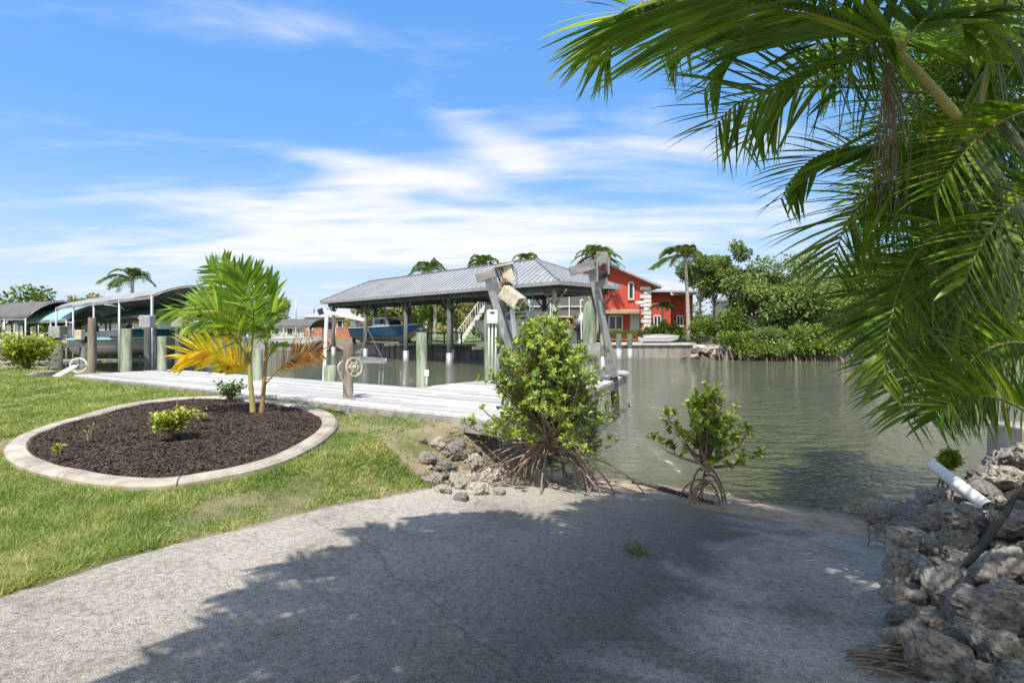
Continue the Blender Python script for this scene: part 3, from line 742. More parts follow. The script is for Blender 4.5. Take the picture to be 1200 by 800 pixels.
tr_([(4.3,1.2,.1), (3.6,.7,2.6), hubE], .07, .035, 'trunk_ring'); tr_([(4.3,-.8,.1), (3.4,-1,2.6), hubG], .07, .035, 'trunk_ring')
tr_([(5.0,3.1,.2), (4.6,3.4,1.0), hubF], .05, .03, 'trunk_ring')
def af(c, n=54, L=.62, W=.017, g=.16, seed=1, **k):
    return frond(ap, [q if isinstance(q, V) else P(*q) for q in c], n, L, W, g, k.pop('lm', M['palm_leaf']), M['rachis'], k.pop('bare', .16), .014, 5, k.pop('ang', 50), seed=seed, vee=k.pop('vee', .12), jit=.07, **k)
A_ = [
 # the long arching fronds seen against the sky
 ([hubA, (1000,28,3.4), (890,0,3.6), (740,-34,3.9), (708,40,4.0)], 84, .8, .22),
 ([hubB, (1050,112,3.5), (960,92,3.4), (870,90,3.3), (838,150,3.3)], 56, .52, .2),
 ([hubA, (1010,20,3.6), (930,10,3.9), (860,40,4.1), (825,110,4.2)], 40, .45, .2),
 ([(1150,175,3.6), (1080,190,3.8), (1000,150,4.0), (940,170,4.2), (915,235,4.2)], 52, .42, .2),
 ([(1190,240,3.6), (1100,200,3.7), (1020,190,3.8), (985,250,3.9), (975,320,3.9)], 56, .5, .28),
 ([(1200,275,3.5), (1120,240,3.4), (1060,260,3.3), (1040,360,3.2), (1034,450,3.2)], 60, .36, .3),
 ([(1200,300,3.7), (1150,270,3.8), (1060,290,3.9), (1025,350,4.0), (1010,390,4.0)], 54, .42, .26),
 ([(1235,420,3.5), (1190,380,3.4), (1140,400,3.4), (1110,450,3.3), (1095,490,3.3)], 50, .34, .3),
 ([(1250,520,3.2), (1210,480,3.1), (1170,455,3.1), (1130,455,3.0), (1105,480,3.0)], 46, .26, .22),
 ([hubF, (1180,300,3.9), (1120,310,4.1), (1080,360,4.2), (1060,420,4.2)], 50, .5, .25),
 ([(1230,200,3.9), (1170,150,3.8), (1110,150,3.8), (1060,190,3.7), (1045,260,3.7)], 44, .5, .25),
 ([(1240,100,3.8), (1180,60,3.7), (1110,60,3.7), (1050,110,3.6), (1030,170,3.6)], 46, .5, .22),
 ([hubB, (1120,60,3.9), (1060,20,4.2), (1000,40,4.4), (960,100,4.5)], 46, .5, .2),
 ([hubC, (1120,-80,3.2), (1040,-60,3.3), (980,0,3.4), (950,70,3.4)], 50, .55, .22),
 ([hubC, (1180,20,3.3), (1150,80,3.5), (1130,180,3.6), (1120,260,3.6)], 44, .5, .3),
 ([(1260,250,3.4), (1220,200,3.5), (1170,200,3.6), (1130,260,3.7), (1115,340,3.7)], 48, .5, .25),
 ([(1260,330,3.6), (1220,290,3.9), (1150,320,4.2), (1100,380,4.4), (1085,440,4.4)], 46, .5, .25),
 ([(1260,440,3.6), (1220,390,3.8), (1180,380,3.9), (1140,420,4.0), (1120,470,4.0)], 44, .45, .28),
 ([(1245,150,4.2), (1190,110,4.5), (1120,130,4.8), (1060,190,5.0), (1040,270,5.0)], 50, .6, .25),
 ([(1250,60,4.0), (1200,20,4.2), (1150,40,4.4), (1100,100,4.5), (1080,180,4.5)], 46, .6, .22),
 ([hubB, (1190,60,3.8), (1215,40,4.0), (1240,90,4.1)], 34, .5, .2),
 ([hubF, (1200,260,4.2), (1170,240,4.6), (1120,280,4.9), (1090,340,5.0)], 44, .55, .25),
 ([(1240,20,3.8), (1200,50,3.6), (1160,110,3.5), (1140,180,3.5)], 36, .5, .2),
]
RF = random.Random(77)
for i in range(32):
    x0, y0, d0 = RF.uniform(1190, 1310), RF.uniform(0, 400), RF.uniform(4.2, 6.2); ln = RF.uniform(110, 210)
    up_ = RF.uniform(-10, 70); x1 = x0-ln*.5; x2 = max(1060, x0-ln)
    A_.append(([(x0,y0,d0), (x1+30,y0-up_,d0+.2), (x1-20,y0-up_+20,d0+.3), (x2,y0+RF.uniform(30,110),d0+.3)], 46, .6, .2))
A_ += [([hubA, (970,5,3.8), (890,-15,3.9), (800,-5,4.0), (775,70,4.0)], 50, .5, .2), ([hubA, (990,70,3.7), (930,80,3.9), (890,110,4.0), (870,170,4.0)], 44, .42, .2)]
for i in range(9):
    x0, y0, d0 = RF.uniform(1150, 1260), RF.uniform(-30, 330), RF.uniform(3.8, 4.8)
    A_.append(([(x0,y0,d0), (x0-60,y0-10,d0), (x0-120,y0+20,d0+.2), (max(1000,x0-170),y0+90,d0+.2)], 60, .42, .25))
A_ += [([(1240,130,3.0), (1190,120,2.95), (1130,160,2.9), (1095,230,2.9)], 40, .3, .2), ([(1250,230,2.95), (1205,210,2.9), (1160,250,2.85), (1130,330,2.85)], 40, .3, .2),
 ([hubA, (1085,10,3.0), (1120,-10,3.0), (1150,60,3.0)], 34, .34, .2), ([hubA, (1040,30,2.9), (1010,40,2.85), (985,110,2.85)], 36, .34, .2)]
for i, (c, n, L_, g_) in enumerate(A_): af(c, int(n*.62), L_*1.5, .024, g_*.35, 50+i, up=V((RF.uniform(-.3,.3), -RF.uniform(.5, 1.3), RF.uniform(.4, 1))))
# crown over the photographer's head: its shade falls over the ramp
k = 0
for hb, angs, ln in ((hubE, (205, 165, 130, 235, 105, 182, 262, 80, 150, 290, 192, 218, 140, 172, 118, 156, 198, 227, 124, 186, 144, 212, 130, 160), 2.65), (hubD, (190, 140, 160, 220, 112, 250, 175, 90, 60, 20, 320, 125, 150, 205, 182, 168, 195, 145, 230, 155), 2.4), (hubG, (190, 170, 150, 130, 210, 235, 260, 110, 180, 200, 120, 140, 160, 100), 2.7), (hubC, (250, 200, 300, 30, 340, 60), 2.4)):
    for a in angs:
        k += 1; R = random.Random(k*9); a_r = math.radians(a+R.uniform(-8, 8)); l = ln*R.uniform(.85, 1.1)
        d = V((math.cos(a_r), math.sin(a_r), 0)); e = R.uniform(.3, .9)
        if d.y > .3: e = 1.0
        zt_ = l*(.2*e-.12)
        if d.y > .1: zt_ = max(zt_, 1.5+.66*(hb.y+d.y*l)+.35-hb.z)
        c = [hb, hb+d*l*.35+V((0,0,l*.35*e)), hb+d*l*.75+V((0,0,max(l*.3*e, zt_))), hb+d*l*1.0+V((0,0,zt_))]
        af(c, 52, .66, .036, .05, 200+k)
# dry hanging flower stalks and fibres
for i in range(26):
    R = random.Random(i); a = P(1036+R.uniform(-3, 14), 62+R.uniform(0, 30), 3.25); x1 = 1036+R.uniform(-12, 16)
    if i % 4 == 0: x1 += R.uniform(10, 60)
    MB().tube(bez([a, P(x1, 130, 3.2), P(x1+R.uniform(-6, 10), 170, 3.15), P(x1+R.uniform(-22, 10), 170+R.uniform(20, 90), 3.15)], 8), [.006-.0005*j for j in range(9)], 4).build('dry_stalk', M['dry'], ap, True)
MB().tube(bez([P(1130,172,3.5), P(1070,195,3.4), P(1020,215,3.3), P(1000,235,3.3)], 8), [.012-.001*j for j in range(9)], 6).build('dry_stalk', M['dry'], ap, True)

# ================================================================ limestone rocks
def rockmesh(seed, sub=4, amp=.27):
    import bmesh
    bm_ = bmesh.new(); bmesh.ops.create_icosphere(bm_, subdivisions=sub, radius=1.0)
    o_ = V((seed*7.3, seed*3.1, seed*1.7))
    for v in bm_.verts:
        p = v.co.copy(); n_ = mn.noise(p*1.1+o_)*amp*1.5+mn.noise(p*2.6+o_)*amp*.8
        rd = 1-abs(mn.noise(p*4.5+o_)); n_ += (rd-.75)*amp*.75+mn.noise(p*10+o_)*amp*.3+(abs(mn.noise(p*20+o_))-.2)*amp*.2
        pit = mn.noise(p*7+o_*2); n_ -= max(0, pit-.18)*amp*1.3
        c_ = max(abs(p.x), abs(p.y), abs(p.z)); v.co = p*(1+n_)*(.75+.25/c_)*.82
    me_ = bpy.data.meshes.new('rock'); bm_.to_mesh(me_); bm_.free()
    me_.polygons.foreach_set('use_smooth', [True]*len(me_.polygons)); me_.materials.append(M['rock']); return me_
RM = [rockmesh(i+1, 5) for i in range(9)]
RD = []
for q in RM[:5]:
    q2 = q.copy(); q2.materials[0] = M['rock_dark']; RD.append(q2)
RR = random.Random(99)
def rock(x, y, z, s, label, group=None, i=None, asp=None, dark=False):
    ms = RD if dark else RM
    o = bpy.data.objects.new('rock', ms[(i if i is not None else RR.randint(0, 99)) % len(ms)]); col.objects.link(o)
    o.location = (x, y, z); a = asp or (RR.uniform(.9, 1.35), RR.uniform(.75, 1.1), RR.uniform(.6, .85))
    o.scale = [s*q_ for q_ in a]; o.rotation_euler = (RR.uniform(-.4,.4), RR.uniform(-.4,.4), RR.uniform(0, 6.28))
    tag(o, label, 'rock', group); return o
def GP(px, py):
    """ground point under a pixel"""
    z = 0
    d0 = 1.5; 
    dd = np.arange(1.5, 16, .02)
    for d in dd:
        p = P(px, py, d)
        if p.z <= G(p.x, p.y): return p
    return P(px, py, 16)
GR = 'limestone rocks heaped along the right side of the ramp'
big = [ # px, py, width px, label
 (1118,605,78,'big dark pitted boulder standing above the ramp edge in front of the white pipe'),
 (1066,632,58,'flat grey rock at the ramp edge nearest the waterline corner'),
 (1062,664,62,'long pale rock lying on the ramp edge below the flat grey rock'),
 (1112,640,56,'grey rock wedged behind the two rocks lying on the ramp edge'),
 (1110,690,64,'brownish rounded rock halfway up the ramp edge'),
 (1160,712,84,'wide grey slab rock near the black palm husk tip'),
 (1132,746,58,'white angular rock, the palest in the heap'),
 (1100,772,80,'large coarse rock at the bottom edge beside the dead palm litter'),
 (1062,745,50,'crumbly dark rock at the ramp edge above the dead palm litter'),
 (1175,760,76,'big brown-grey rock at the lower right corner of the heap'),
 (1150,795,70,'large rock cut by the bottom edge of the view'),
 (1195,800,70,'rock in the extreme lower right corner'),
 (1180,660,72,'lumpy grey rock behind the black palm husk'),
 (1145,672,50,'mid-sized rock just left of the lumpy grey one'),
 (1150,575,52,'rock at the foot of the white pipe'),
 (1060,602,46,'tan rock on the sand at the water corner'),
 (1030,606,28,'small tan stone farthest left on the sand corner'),
 (1178,556,50,'tan rock below the grey concrete block'),
 (1190,612,56,'grey rock right of the big dark boulder')]
used = []
for i, (px, py, wp, lb) in enumerate(big):
    p = GP(px, py+wp*.28); s = wp/F*p.y*.5
    rock(p.x, p.y, G(p.x, p.y)+s*.42, s*.95, lb, GR, i); used.append((p.x, p.y, s))
cnt = 0
cand = []
for _ in range(9000):
    n_ = RR.uniform(1.6, 10.5); tb = .3+max(0, n_-7.7)*.42; t_ = tb+RR.uniform(-.05, 2.2)
    x, y = xy(t_, n_); s = RR.choice((.07, .09, .12, .15, .18, .21))*(1.0 if n_ < 7 else 1.2)
    s = min(s, .052*y); px = 600+F*x/max(y, .1); z = G(x, y); py = HZ+F*(CZ-z)/max(y, .1)
    if px > 1265 or py > 870 or y < 1: continue
    if any((x-a)**2+(y-b)**2 < ((s+c_)*.84)**2 for a, b, c_ in used): continue
    used.append((x, y, s)); cand.append((x, y, s)); cnt += 1
    if cnt > 150: break
for x, y, s in cand:
    t_, n_ = tn(x, y)
    if n_ > 7.8: lb = 'rough tan limestone rock on the bank beyond the white pipe'
    elif t_ < .95: lb = 'small pitted limestone rock in the row at the foot of the heap along the ramp'
    else: lb = 'pitted limestone rock high in the heap on the right bank'
    rock(x, y, G(x, y)+s*.3, s*1.02, lb, GR)
print('rocks', cnt)
# rocks under the dock corner, left of the big mangrove
GL = 'rubble rocks between the lawn and the big mangrove'
lb_l = [(507,560,26,'pale rock at the lawn edge, leftmost of the rubble by the mangrove'),(522,548,34,'blue-grey rock in the middle of the rubble left of the mangrove'),(545,562,40,'broad tan rock lying in front of the mangrove rubble'),
 (560,572,30,'brown rock nearest the ramp concrete beside the mangrove'),(520,572,24,'small tan rock at the ramp corner of the rubble'),(534,525,28,'dark rock tucked under the dock edge'),(556,540,30,'grey rock against the mangrove roots'),(500,535,22,'small white rock highest on the lawn side of the rubble'),
 (575,556,28,'brown stone half hidden by the mangrove roots'),(512,518,22,'rounded stone under the dock corner'),(540,582,20,'flat stone touching the ramp concrete'),(585,575,20,'little stone between the mangrove roots and the ramp')]
for i, (px, py, wp, lb) in enumerate(lb_l):
    p = GP(px, py+wp*.25); s = wp/F*p.y*.5; rock(p.x, p.y, G(p.x, p.y)+s*.3, s, lb, GL, i+2)
for _ in range(60):
    px, py = RR.uniform(492, 690), RR.uniform(512, 592)
    if py > 560+ (px-492)*.1+10: continue
    p = GP(px, py); t_, n_ = tn(p.x, p.y)
    if n_ < 4.6: continue
    s = RR.uniform(.03, .07); rock(p.x, p.y, G(p.x, p.y)+s*.2, s, 'small loose stone scattered among the rubble and roots by the mangrove', GL)
# pebbles along the wet sand
for _ in range(36):
    t_ = RR.uniform(-3.4, .9); n_ = 7.35+RR.gauss(0, .16); x, y = xy(t_, n_); s = RR.choice((.012, .018, .022, .03))
    rock(x, y, G(x, y)+s*.3, s, 'pebble lying along the wet sand at the waterline', 'pebbles along the waterline')
# concrete block, pipe, husk, debris
cb = P(1196, 546, 6.7)
MB().box((cb.x+.2, cb.y+.15, .0), (.55, .5, .62)).build('concrete_block', M['conc'], None, loc=(cb.x+.2, cb.y+.15, -.3), bevel=.02)
def last(label, cat, group=None): return tag(col.objects[-1], label, cat, group)
last('square grey concrete block standing on the rocks at the right edge', 'block')
a, b_ = P(1093, 545, 5.7), P(1158, 594, 5.0)
pp_ = MB(); dq = (b_-a).normalized(); xq = dq.cross(V((0,0,1))).normalized(); yq = dq.cross(xq)
def pipe(u, v):
    # open pipe: outer wall, lip, inner wall
    s_, r = [(1, .068), (0, .068), (0, .06), (.5, .06)][round(v*3)]
    an_ = u*2*math.pi; return a.lerp(b_, s_)+(xq*math.cos(an_)+yq*math.sin(an_))*r*.85
pp_.grid(pipe, 18, 4, True).build('pipe', M['white_plastic'], None, False, b_); last('white plastic pipe poking out of the rocks over the water', 'pipe')
hk = MB(); c_ = bez([P(1215, 555, 3.4), P(1180, 600, 3.3), P(1150, 650, 3.2), P(1132, 668, 3.15)], 12)
hk.grid(lambda u, v: c_[int(round(v*12))]+V((math.cos(u*3.1)*.035*math.sin(.35+v*2.2)*(1 if v > .3 else .45), .02, math.sin(u*3.1)*.03*math.sin(.3+v*2.4))), 9, 13)
hk.build('palm_husk', M['black'], None, True, c_[-1], solid=.006); last('long black dried palm husk leaning on the rocks at the right', 'palm husk')
lt_ = MB()
for i in range(34):
    R = random.Random(i+40); p = GP(1040+R.uniform(-18, 55), 775+R.uniform(-16, 22)); an_ = R.uniform(-.7, .3)
    d = V((math.cos(an_), math.sin(an_)*.6, 0))*R.uniform(.08, .2)
    z = G(p.x, p.y)+.015
    lt_.tube(bez([V((p.x,p.y,z))-d, V((p.x,p.y,z+R.uniform(.02,.07))), V((p.x,p.y,z))+d], 5), [.003,.006,.007,.006,.004,.002], 4)
tag(lt_.build('palm_litter', M['dry'], None, True, GP(1060, 780)), 'brown dead palm litter heaped at the foot of the rocks', 'litter', kind='stuff')
# drift log and sticks
def stick(name, pts, r, label, m='dry', cat='stick', group=None):
    q = [GP(*p_) for p_ in pts]; q = [V((p.x, p.y, G(p.x, p.y)+r*.7+.004)) for p in q]
    n_ = len(q)*4; bz = bez(q, n_)
    MB().tube(bz, [r*(1-.5*i/n_)*(1+.25*mn.noise(V((i*.9, r*90, 0)))) for i in range(n_+1)], 7).build(name, M[m], None, True, q[0]); last(label, cat, group)
stick('drift_log', [(742,566),(770,572),(800,582),(836,592)], .035, 'dark waterlogged log on the sand left of the small mangrove', 'rock_dark', 'log')
stick('stick', [(836,624),(860,625),(890,627)], .009, 'straight dark stick lying on the ramp below the small mangrove')
stick('stick', [(120,634),(140,636),(163,641)], .007, 'pale curved twig lying on the lawn in front of the bed')
stick('stick', [(1020,612),(1012,622),(1024,632),(1016,640)], .008, 'crooked thin twig beside the rocks at the ramp edge')
stick('stick', [(385,478),(402,484),(420,490)], .02, 'grey stick across the right end of the garden kerb', 'rope')
stick('stick', [(1175,730),(1150,760),(1120,790)], .006, 'long thin twig lying over the lower rocks')
stick('stick', [(500,470),(520,498),(560,500)], .01, 'dark dead root on the bank under the dock', 'root')
for i in range(34):
    R = random.Random(i+300); px, py = R.uniform(500, 640), R.uniform(500, 575)
    dx, dy = R.uniform(12, 40)*R.choice((-1,1)), R.uniform(-8, 12)
    q = [GP(px, py), GP(px+dx*.5, py+dy*.5), GP(px+dx, py+dy)]
    if tn(q[2].x, q[2].y)[1] < 4.4: continue
    q = [V((p.x, p.y, G(p.x, p.y)+h_)) for p, h_ in zip(q, (.0, R.uniform(.03, .2), .0))]
    MB().tube(bez([q[0], q[0]+V((0,0,.08)), q[1]+V((0,0,.05)), q[2]], 8), [.011-.0008*j for j in range(9)], 5).build('dead_root', M['root'], None, True, q[0]); last('arched grey dead mangrove root lying in the rubble beside the dock', 'root', 'dead roots in the rubble')
# fallen leaves on ramp and sand, one thing too many to count
fl_ = MB()
for _ in range(420):
    R = RR; t_ = R.uniform(-3.8, .6); n_ = R.uniform(.5, 7.2) if R.random() < .5 else R.gauss(6.6, .5)
    x, y = xy(t_, n_)
    if y < 1.5: continue
    z = G(x, y)+.012; a_ = R.random()*6.28
    ovate(fl_, V((x, y, z)), V((math.cos(a_), math.sin(a_), .1)), V((0,0,1)), R.uniform(.01, .035), R.uniform(.002, .006))
tag(fl_.build('leaf_litter', M['dry']), 'tiny dry leaf crumbs scattered over the ramp', 'litter', kind='stuff')
# ================================================================ near dock
DZ = .32
Tx = V((.848, -.53, 0)); Nx = V((.53, .848, 0))
dk = thing('dock', 'sun-bleached white wooden dock walkway along the bank with a pier reaching into the canal', 'dock', (-3, 9, DZ))
def D2(px, py): p = GZ(px, py, DZ); return p
# walkway boards, lengthwise
wb = MB(); w0 = 6.0; nb_ = 15; bw = 2.42/nb_
R = random.Random(4)
for i in range(nb_):
    n0 = w0+i*bw; t = -17.2
    while t < -4.05:
        l = R.uniform(3.0, 4.2); e = min(t+l, -4.02+.03*R.random())
        x, y = xy((t+e)/2, n0+bw/2)
        wb.box((x, y, DZ-.02+R.uniform(-.003,.003)), (e-t-.006, bw-.02, .04), Matrix.Rotation(-.5586, 3, 'Z'))
        t = e
wb.build('deck_boards', M['deck'], dk)
pier = [V((-1.96,11.1,0)), V((-.95,12.4,0)), V((2.2,13.9,0)), V((3.06,14.6,0)), V((1.43,10.2,0)), V((.62,8.0,0))]
pb = MB(); n_ = 8.44
pt = [tn(p.x, p.y) for p in pier]
def span(n0):
    xs = []
    for i in range(len(pt)):
        (t1, n1__), (t2, n2__) = pt[i], pt[(i+1) % len(pt)]
        if (n1__ > n0) != (n2__ > n0): xs.append(t1+(n0-n1__)/(n2__-n1__)*(t2-t1))
    return (min(xs), max(xs)) if len(xs) > 1 else None
while n_ < 14.2:
    s_ = span(n_+.07)
    if s_:
        a_, b__ = s_; x, y = xy((a_+b__)/2, n_+.07)
        if b__-a_ > .08: pb.box((x, y, DZ-.022+R.uniform(-.003,.003)), (b__-a_+.02*R.random(), .132, .04), Matrix.Rotation(-.5586, 3, 'Z'))
    n_ += .144
pb.build('pier_boards', M['deck'], dk)
fs_ = MB()
def rim(a, b, z=DZ-.135, h=.17, w_=.045, off=0): 
    fs_.beam((a[0], a[1], z), (b[0], b[1], z), w_, h)
q1 = V(xy(-17.2, 5.97)); q2 = V(xy(-4.0, 5.97)); rim(q1, q2, DZ-.13)
q3 = V(xy(-3.97, 6.0)); q4 = V(xy(-4.1, 8.4)); rim(q3, q4)
for a_, b__ in ((5, 4), (4, 3), (3, 2), (2, 1), (1, 0)): rim(pier[a_], pier[b__])
q1 = V(xy(-17.2, 8.42)); q2 = V(xy(-7.6, 8.42)); rim(q1, q2)
fs_.build('rim_joist', M['grey_wood'], dk)
fj = MB()
for k in range(12):
    x0 = pier[5].lerp(pier[4], .1+k*.15) if k < 6 else pier[4].lerp(pier[3], (k-6)*.17)
    fj.beam((x0.x-1.5, x0.y+.9, DZ-.135), (x0.x-.03, x0.y, DZ-.135), .05, .14)
fj.build('joist', M['brown_wood'], dk)
# pilings that carry the dock
for (t, n_) in ((-4.3, 8.3), (-4.4, 9.2), (-6.5, 8.2), (-9.5, 8.2), (-12.5, 8.2), (-15.5, 8.2), (-7.2, 10.5), (-6.2, 12.6)):
    x, y = xy(t, n_); MB().tube([(x, y, -1.8), (x, y, DZ-.05)], .13, 12).build('support_piling', M['brown_wood'], dk, True)
def piling(px, py, top_py, r, label, mt='green_wood', dd=None, lean=(0,0), cap=False, z0=-1.8, barn=True, zb=DZ):
    b = GZ(px, py, zb) if dd is None else P(px, py, dd)
    top = P(px+lean[0], top_py, b.y)
    t = thing('piling', label, 'piling', (b.x, b.y, zb), 'dock pilings')
    m_ = MB(); k = 9
    pts = [V((b.x-lean[0]*.004, b.y, z0)).lerp(top, i/k) for i in range(k+1)]
    m_.tube(pts, [r*(1.04-.08*i/k)*(1+.02*mn.noise(V((i*2.1, px, 0)))) for i in range(k)]+[r*.93], 16)
    m_.build('shaft', M[mt], t, True, bevel=.01)
    if cap: MB().tube([top+V((0,0,.0)), top+V((0,0,.03)), top+V((0,0,.10))], [r*1.04, r*1.04, r*.15], 14).build('cap', M['black'], t, True)
    if barn: MB().tube([(b.x, b.y, -1.2), (b.x, b.y, -.75), (b.x, b.y, -.42)], [r*1.16, r*1.14, r*1.03], 14).build('barnacles', M['barnacle'], t, True)
    return t, b, top
# reel post on the bank
t, b, top = piling(408, 474, 400, .085, 'weathered brown post with a hose reel on it, at the lawn edge of the dock', 'brown_wood', zb=.2, z0=0, barn=False)
rl = thing('hose_reel', 'pale plastic reel wheel mounted on the brown post at the dock edge', 'hose reel', P(414, 430, 9.3))
c_ = P(415, 430, 9.28); R_ = .155
axr = V((.75, -.62, .1)).normalized(); ax2 = axr.cross(V((0,0,1))).normalized(); ax3 = axr.cross(ax2)
def circ(c, r, n=24, off=0): return [c+axr*off+(ax2*math.cos(2*math.pi*i/n)+ax3*math.sin(2*math.pi*i/n))*r for i in range(n+1)]
MB().tube(circ(c_, R_), .016, 6, False).build('rim', M['cream'], rl, True)
MB().tube(circ(c_, .075), .012, 6, False).build('inner_ring', M['cream'], rl, True)
MB().tube([c_-axr*.16, c_+axr*.03], .03, 10).build('hub', M['cream'], rl, True)
for i in range(6):
    a_ = i*math.pi/3; d = ax2*math.cos(a_)+ax3*math.sin(a_)
    MB().beam(c_+d*.03, c_+d*R_, .02, .012, axr).build('spoke', M['cream'], rl)
MB().tube(circ(c_-axr*.3, .12), .014, 6, False).build('rear_rim', M['cream'], rl, True)
hs = [P(400,425,9.3), P(393,430,9.2), P(396,450,9.2), P(405,440,9.15), P(412,460,9.2), P(418,474,9.2), P(425,482,9.0)]
MB().tube(bez(hs, 20), .012, 6).build('hose', M['rope'], None, True, hs[-1]); last('grey garden hose hanging down the brown post to the ground', 'hose')
hs = [P(398,468,9.0), P(380,474,8.9), P(372,480,8.7)]
gv = MB()
for i in range(9): p = P(386+i*1.7, 471+(i % 3), 9.0); gv.sphere((p.x, p.y, .23), (.035, .03, .025), 8, 5)
gv.build('blue_rag', M['dark_metal'], None, True, P(392, 472, 9)); last('crumpled dark cloth heap at the foot of the brown post', 'cloth')

piling(494, 453, 388, .115, 'free-standing pale green piling with a black cap and small outlet box', cap=True)
ob = thing('outlet_box', 'small white electrical outlet box on the free-standing capped piling', 'outlet box', P(499, 438, 11.15))
MB().box(P(500, 437, 11.2), (.09, .06, .13)).build('box', M['white_plastic'], ob, bevel=.008)
MB().tube([P(500, 441, 11.2), P(500, 453, 11.2)], .014, 8).build('conduit', M['white_plastic'], ob, True)
piling(387, 446, 428, .15, 'short green piling beside the white davit post')
piling(190, 435, 394, .12, 'slim grey-green piling at the left back edge of the dock', 'green_wood')
piling(148, 434, 385, .145, 'thick green piling under the grey canopy')
piling(173, 432, 383, .1, 'dark piling with a grey motor box on top', 'post_dark')
piling(106, 432, 372, .11, 'crooked grey-green piling under the left end of the grey canopy', 'brown_wood', lean=(2, 0))
piling(210, 434, 383, .11, 'dark piling half behind the young palm', 'post_dark')
piling(302, 445, 408, .11, 'pale green piling seen between the stems of the young palm')
mb_ = P(173, 372, 16); MB().box((mb_.x, mb_.y, mb_.z-.12), (.32, .3, .36)).build('motor_box', M['grey_metal'], None, loc=mb_, bevel=.02); last('grey lift motor box on top of the dark piling', 'motor box', 'lift motor boxes')
mb_ = P(210, 375, 15.5); MB().box((mb_.x, mb_.y, mb_.z-.05), (.3, .3, .3)).build('motor_box', M['grey_metal'], None, loc=mb_, bevel=.02); last('dark grey lift motor box left of the young palm', 'motor box', 'lift motor boxes')
mb_ = P(98, 388, 15.5); MB().box((mb_.x, mb_.y-.15, mb_.z-.1), (.2, .14, .28)).build('meter_box', M['cream'], None, loc=mb_, bevel=.015); last('cream electric box on the crooked piling', 'electric box')
# white davit
dv = thing('davit', 'white metal davit with a long arm over the water beside the short green piling', 'davit', GZ(380, 446, DZ))
yv = GZ(380, 446, DZ).y
MB().beam(P(380, 446, yv), P(383, 369, yv), .075, .075, (1,0,0)).build('mast', M['white_paint'], dv, bevel=.008)
MB().beam(P(376, 364, yv), P(427, 375, yv+.3), .075, .085).build('arm', M['white_paint'], dv, bevel=.008)
MB().tube([P(375, 362, yv), P(377, 368, yv)], .07, 10).build('pulley', M['dark_metal'], dv)
MB().tube([P(395, 368, yv+.1), P(389, 392, yv+.1), P(384, 410, yv)], .008, 5).build('cable', M['rope'], dv)
# small aluminium ladder frame over the slip
fr_ = thing('lift_cradle', 'small weathered aluminium frame hanging over the slip left of the capped piling', 'lift cradle', P(437, 445, 12.6))
for a_, b__ in (((421,419,12.8),(452,421,12.8)), ((421,423,12.4),(452,424,12.4)), ((421,419,12.8),(421,423,12.4)), ((452,421,12.8),(452,424,12.4))): MB().beam(P(*a_), P(*b__), .05, .06).build('rail', M['alu'], fr_)
for px in (427, 446, 450): MB().beam(P(px, 424, 12.5), P(px-(0 if px < 440 else 2), 452, 12.5), .035, .035, (1,0,0)).build('leg', M['alu'], fr_)
for px, qx in ((431, 421), (431, 448)): MB().tube([P(px, 385, 12.6), P(qx, 420, 12.6)], .006, 5).build('cable', M['rope'], fr_)
# ---------------------------------------------------------------- boat lift at the pier end
BD = 12.7
t, b, top = piling(575, 446, 357, .155, 'green piling at the left of the pier carrying the white electric box', dd=BD)
eb = thing('electric_box', 'white electric box with conduits on the green piling behind the big mangrove', 'electric box', P(577, 371, BD-.2))
MB().box(P(577, 371, BD-.24), (.24, .12, .31)).build('box', M['white_plastic'], eb, bevel=.012)
MB().box(P(577, 366, BD-.31), (.1, .02, .03)).build('latch', M['dark_metal'], eb)
for px in (573, 577, 581): MB().tube([P(px, 378, BD-.22), P(px, 400, BD-.22), P(px, 440, BD-.22)], .018, 8).build('conduit', M['white_plastic'], eb, True)
t, b, top = piling(691, 446, 350, .165, 'thick green piling rising at the right end of the pier', dd=BD)
piling(647, 446, 382, .12, 'green piling behind the grey crossbeam left of the thick one', dd=13.4)
MB().tube(bez([P(684, 352, BD-.2), P(678, 350, BD-.2), P(681, 345, BD-.2), P(682, 420, BD-.2)], 10), .014, 6).build('conduit', M['white_plastic'], None, True, P(682, 400, BD)); last('thin white conduit looped up the side of the thick green piling', 'conduit')
cbm = MB(); cbm.beam(P(636, 410, BD-.25), P(703, 409, BD-.25), .08, .27); cbm.build('crossbeam', M['beam_grey'], None, loc=P(670, 410, BD)); last('weathered grey wooden crossbeam bolted across the pier pilings', 'beam')
def track(name_lab, topp, bot, capa, capb, d):
    t = thing('lift_track', name_lab, 'boat lift', P(bot[0], bot[1], d), 'tilted boat lift tracks on the pier')
    a, b = P(*topp, d-.35), P(*bot, d-.05)
    s_ = V((.11, 0, 0))
    MB().beam(a, b, .16, .13, (0,1,.2)).build('beam', M['grey_metal'], t, bevel=.01)
    MB().beam(a+V((.15,.3,.04)), b+V((.06,.35,0)), .1, .1, (0,1,.2)).build('beam', M['beam_grey'], t, bevel=.01)
    MB().beam(P(*capa, d-.45), P(*capb, d-.45), .12, .2).build('cap_beam', M['beam_grey'], t, bevel=.008)
    return t, a, b
T1, a, b = track('tilted grey lift track with the loose cream motor cover, behind the big mangrove', (569, 318), (601, 420), (558, 326), (590, 317), BD)
mt = MB().beam(P(586, 322, BD-.55), P(599, 318, BD-.3), .2, .3); mt.build('motor', M['dark_metal'], T1, bevel=.03)
MB().beam(P(583, 314, BD-.55), P(592, 340, BD-.55), .05, .12, (0,1,0)).build('bracket', M['alu'], T1)
MB().beam(P(580, 313, BD-.6), P(600, 309, BD-.5), .3, .04).build('motor_shroud', M['cream'], T1, bevel=.01)
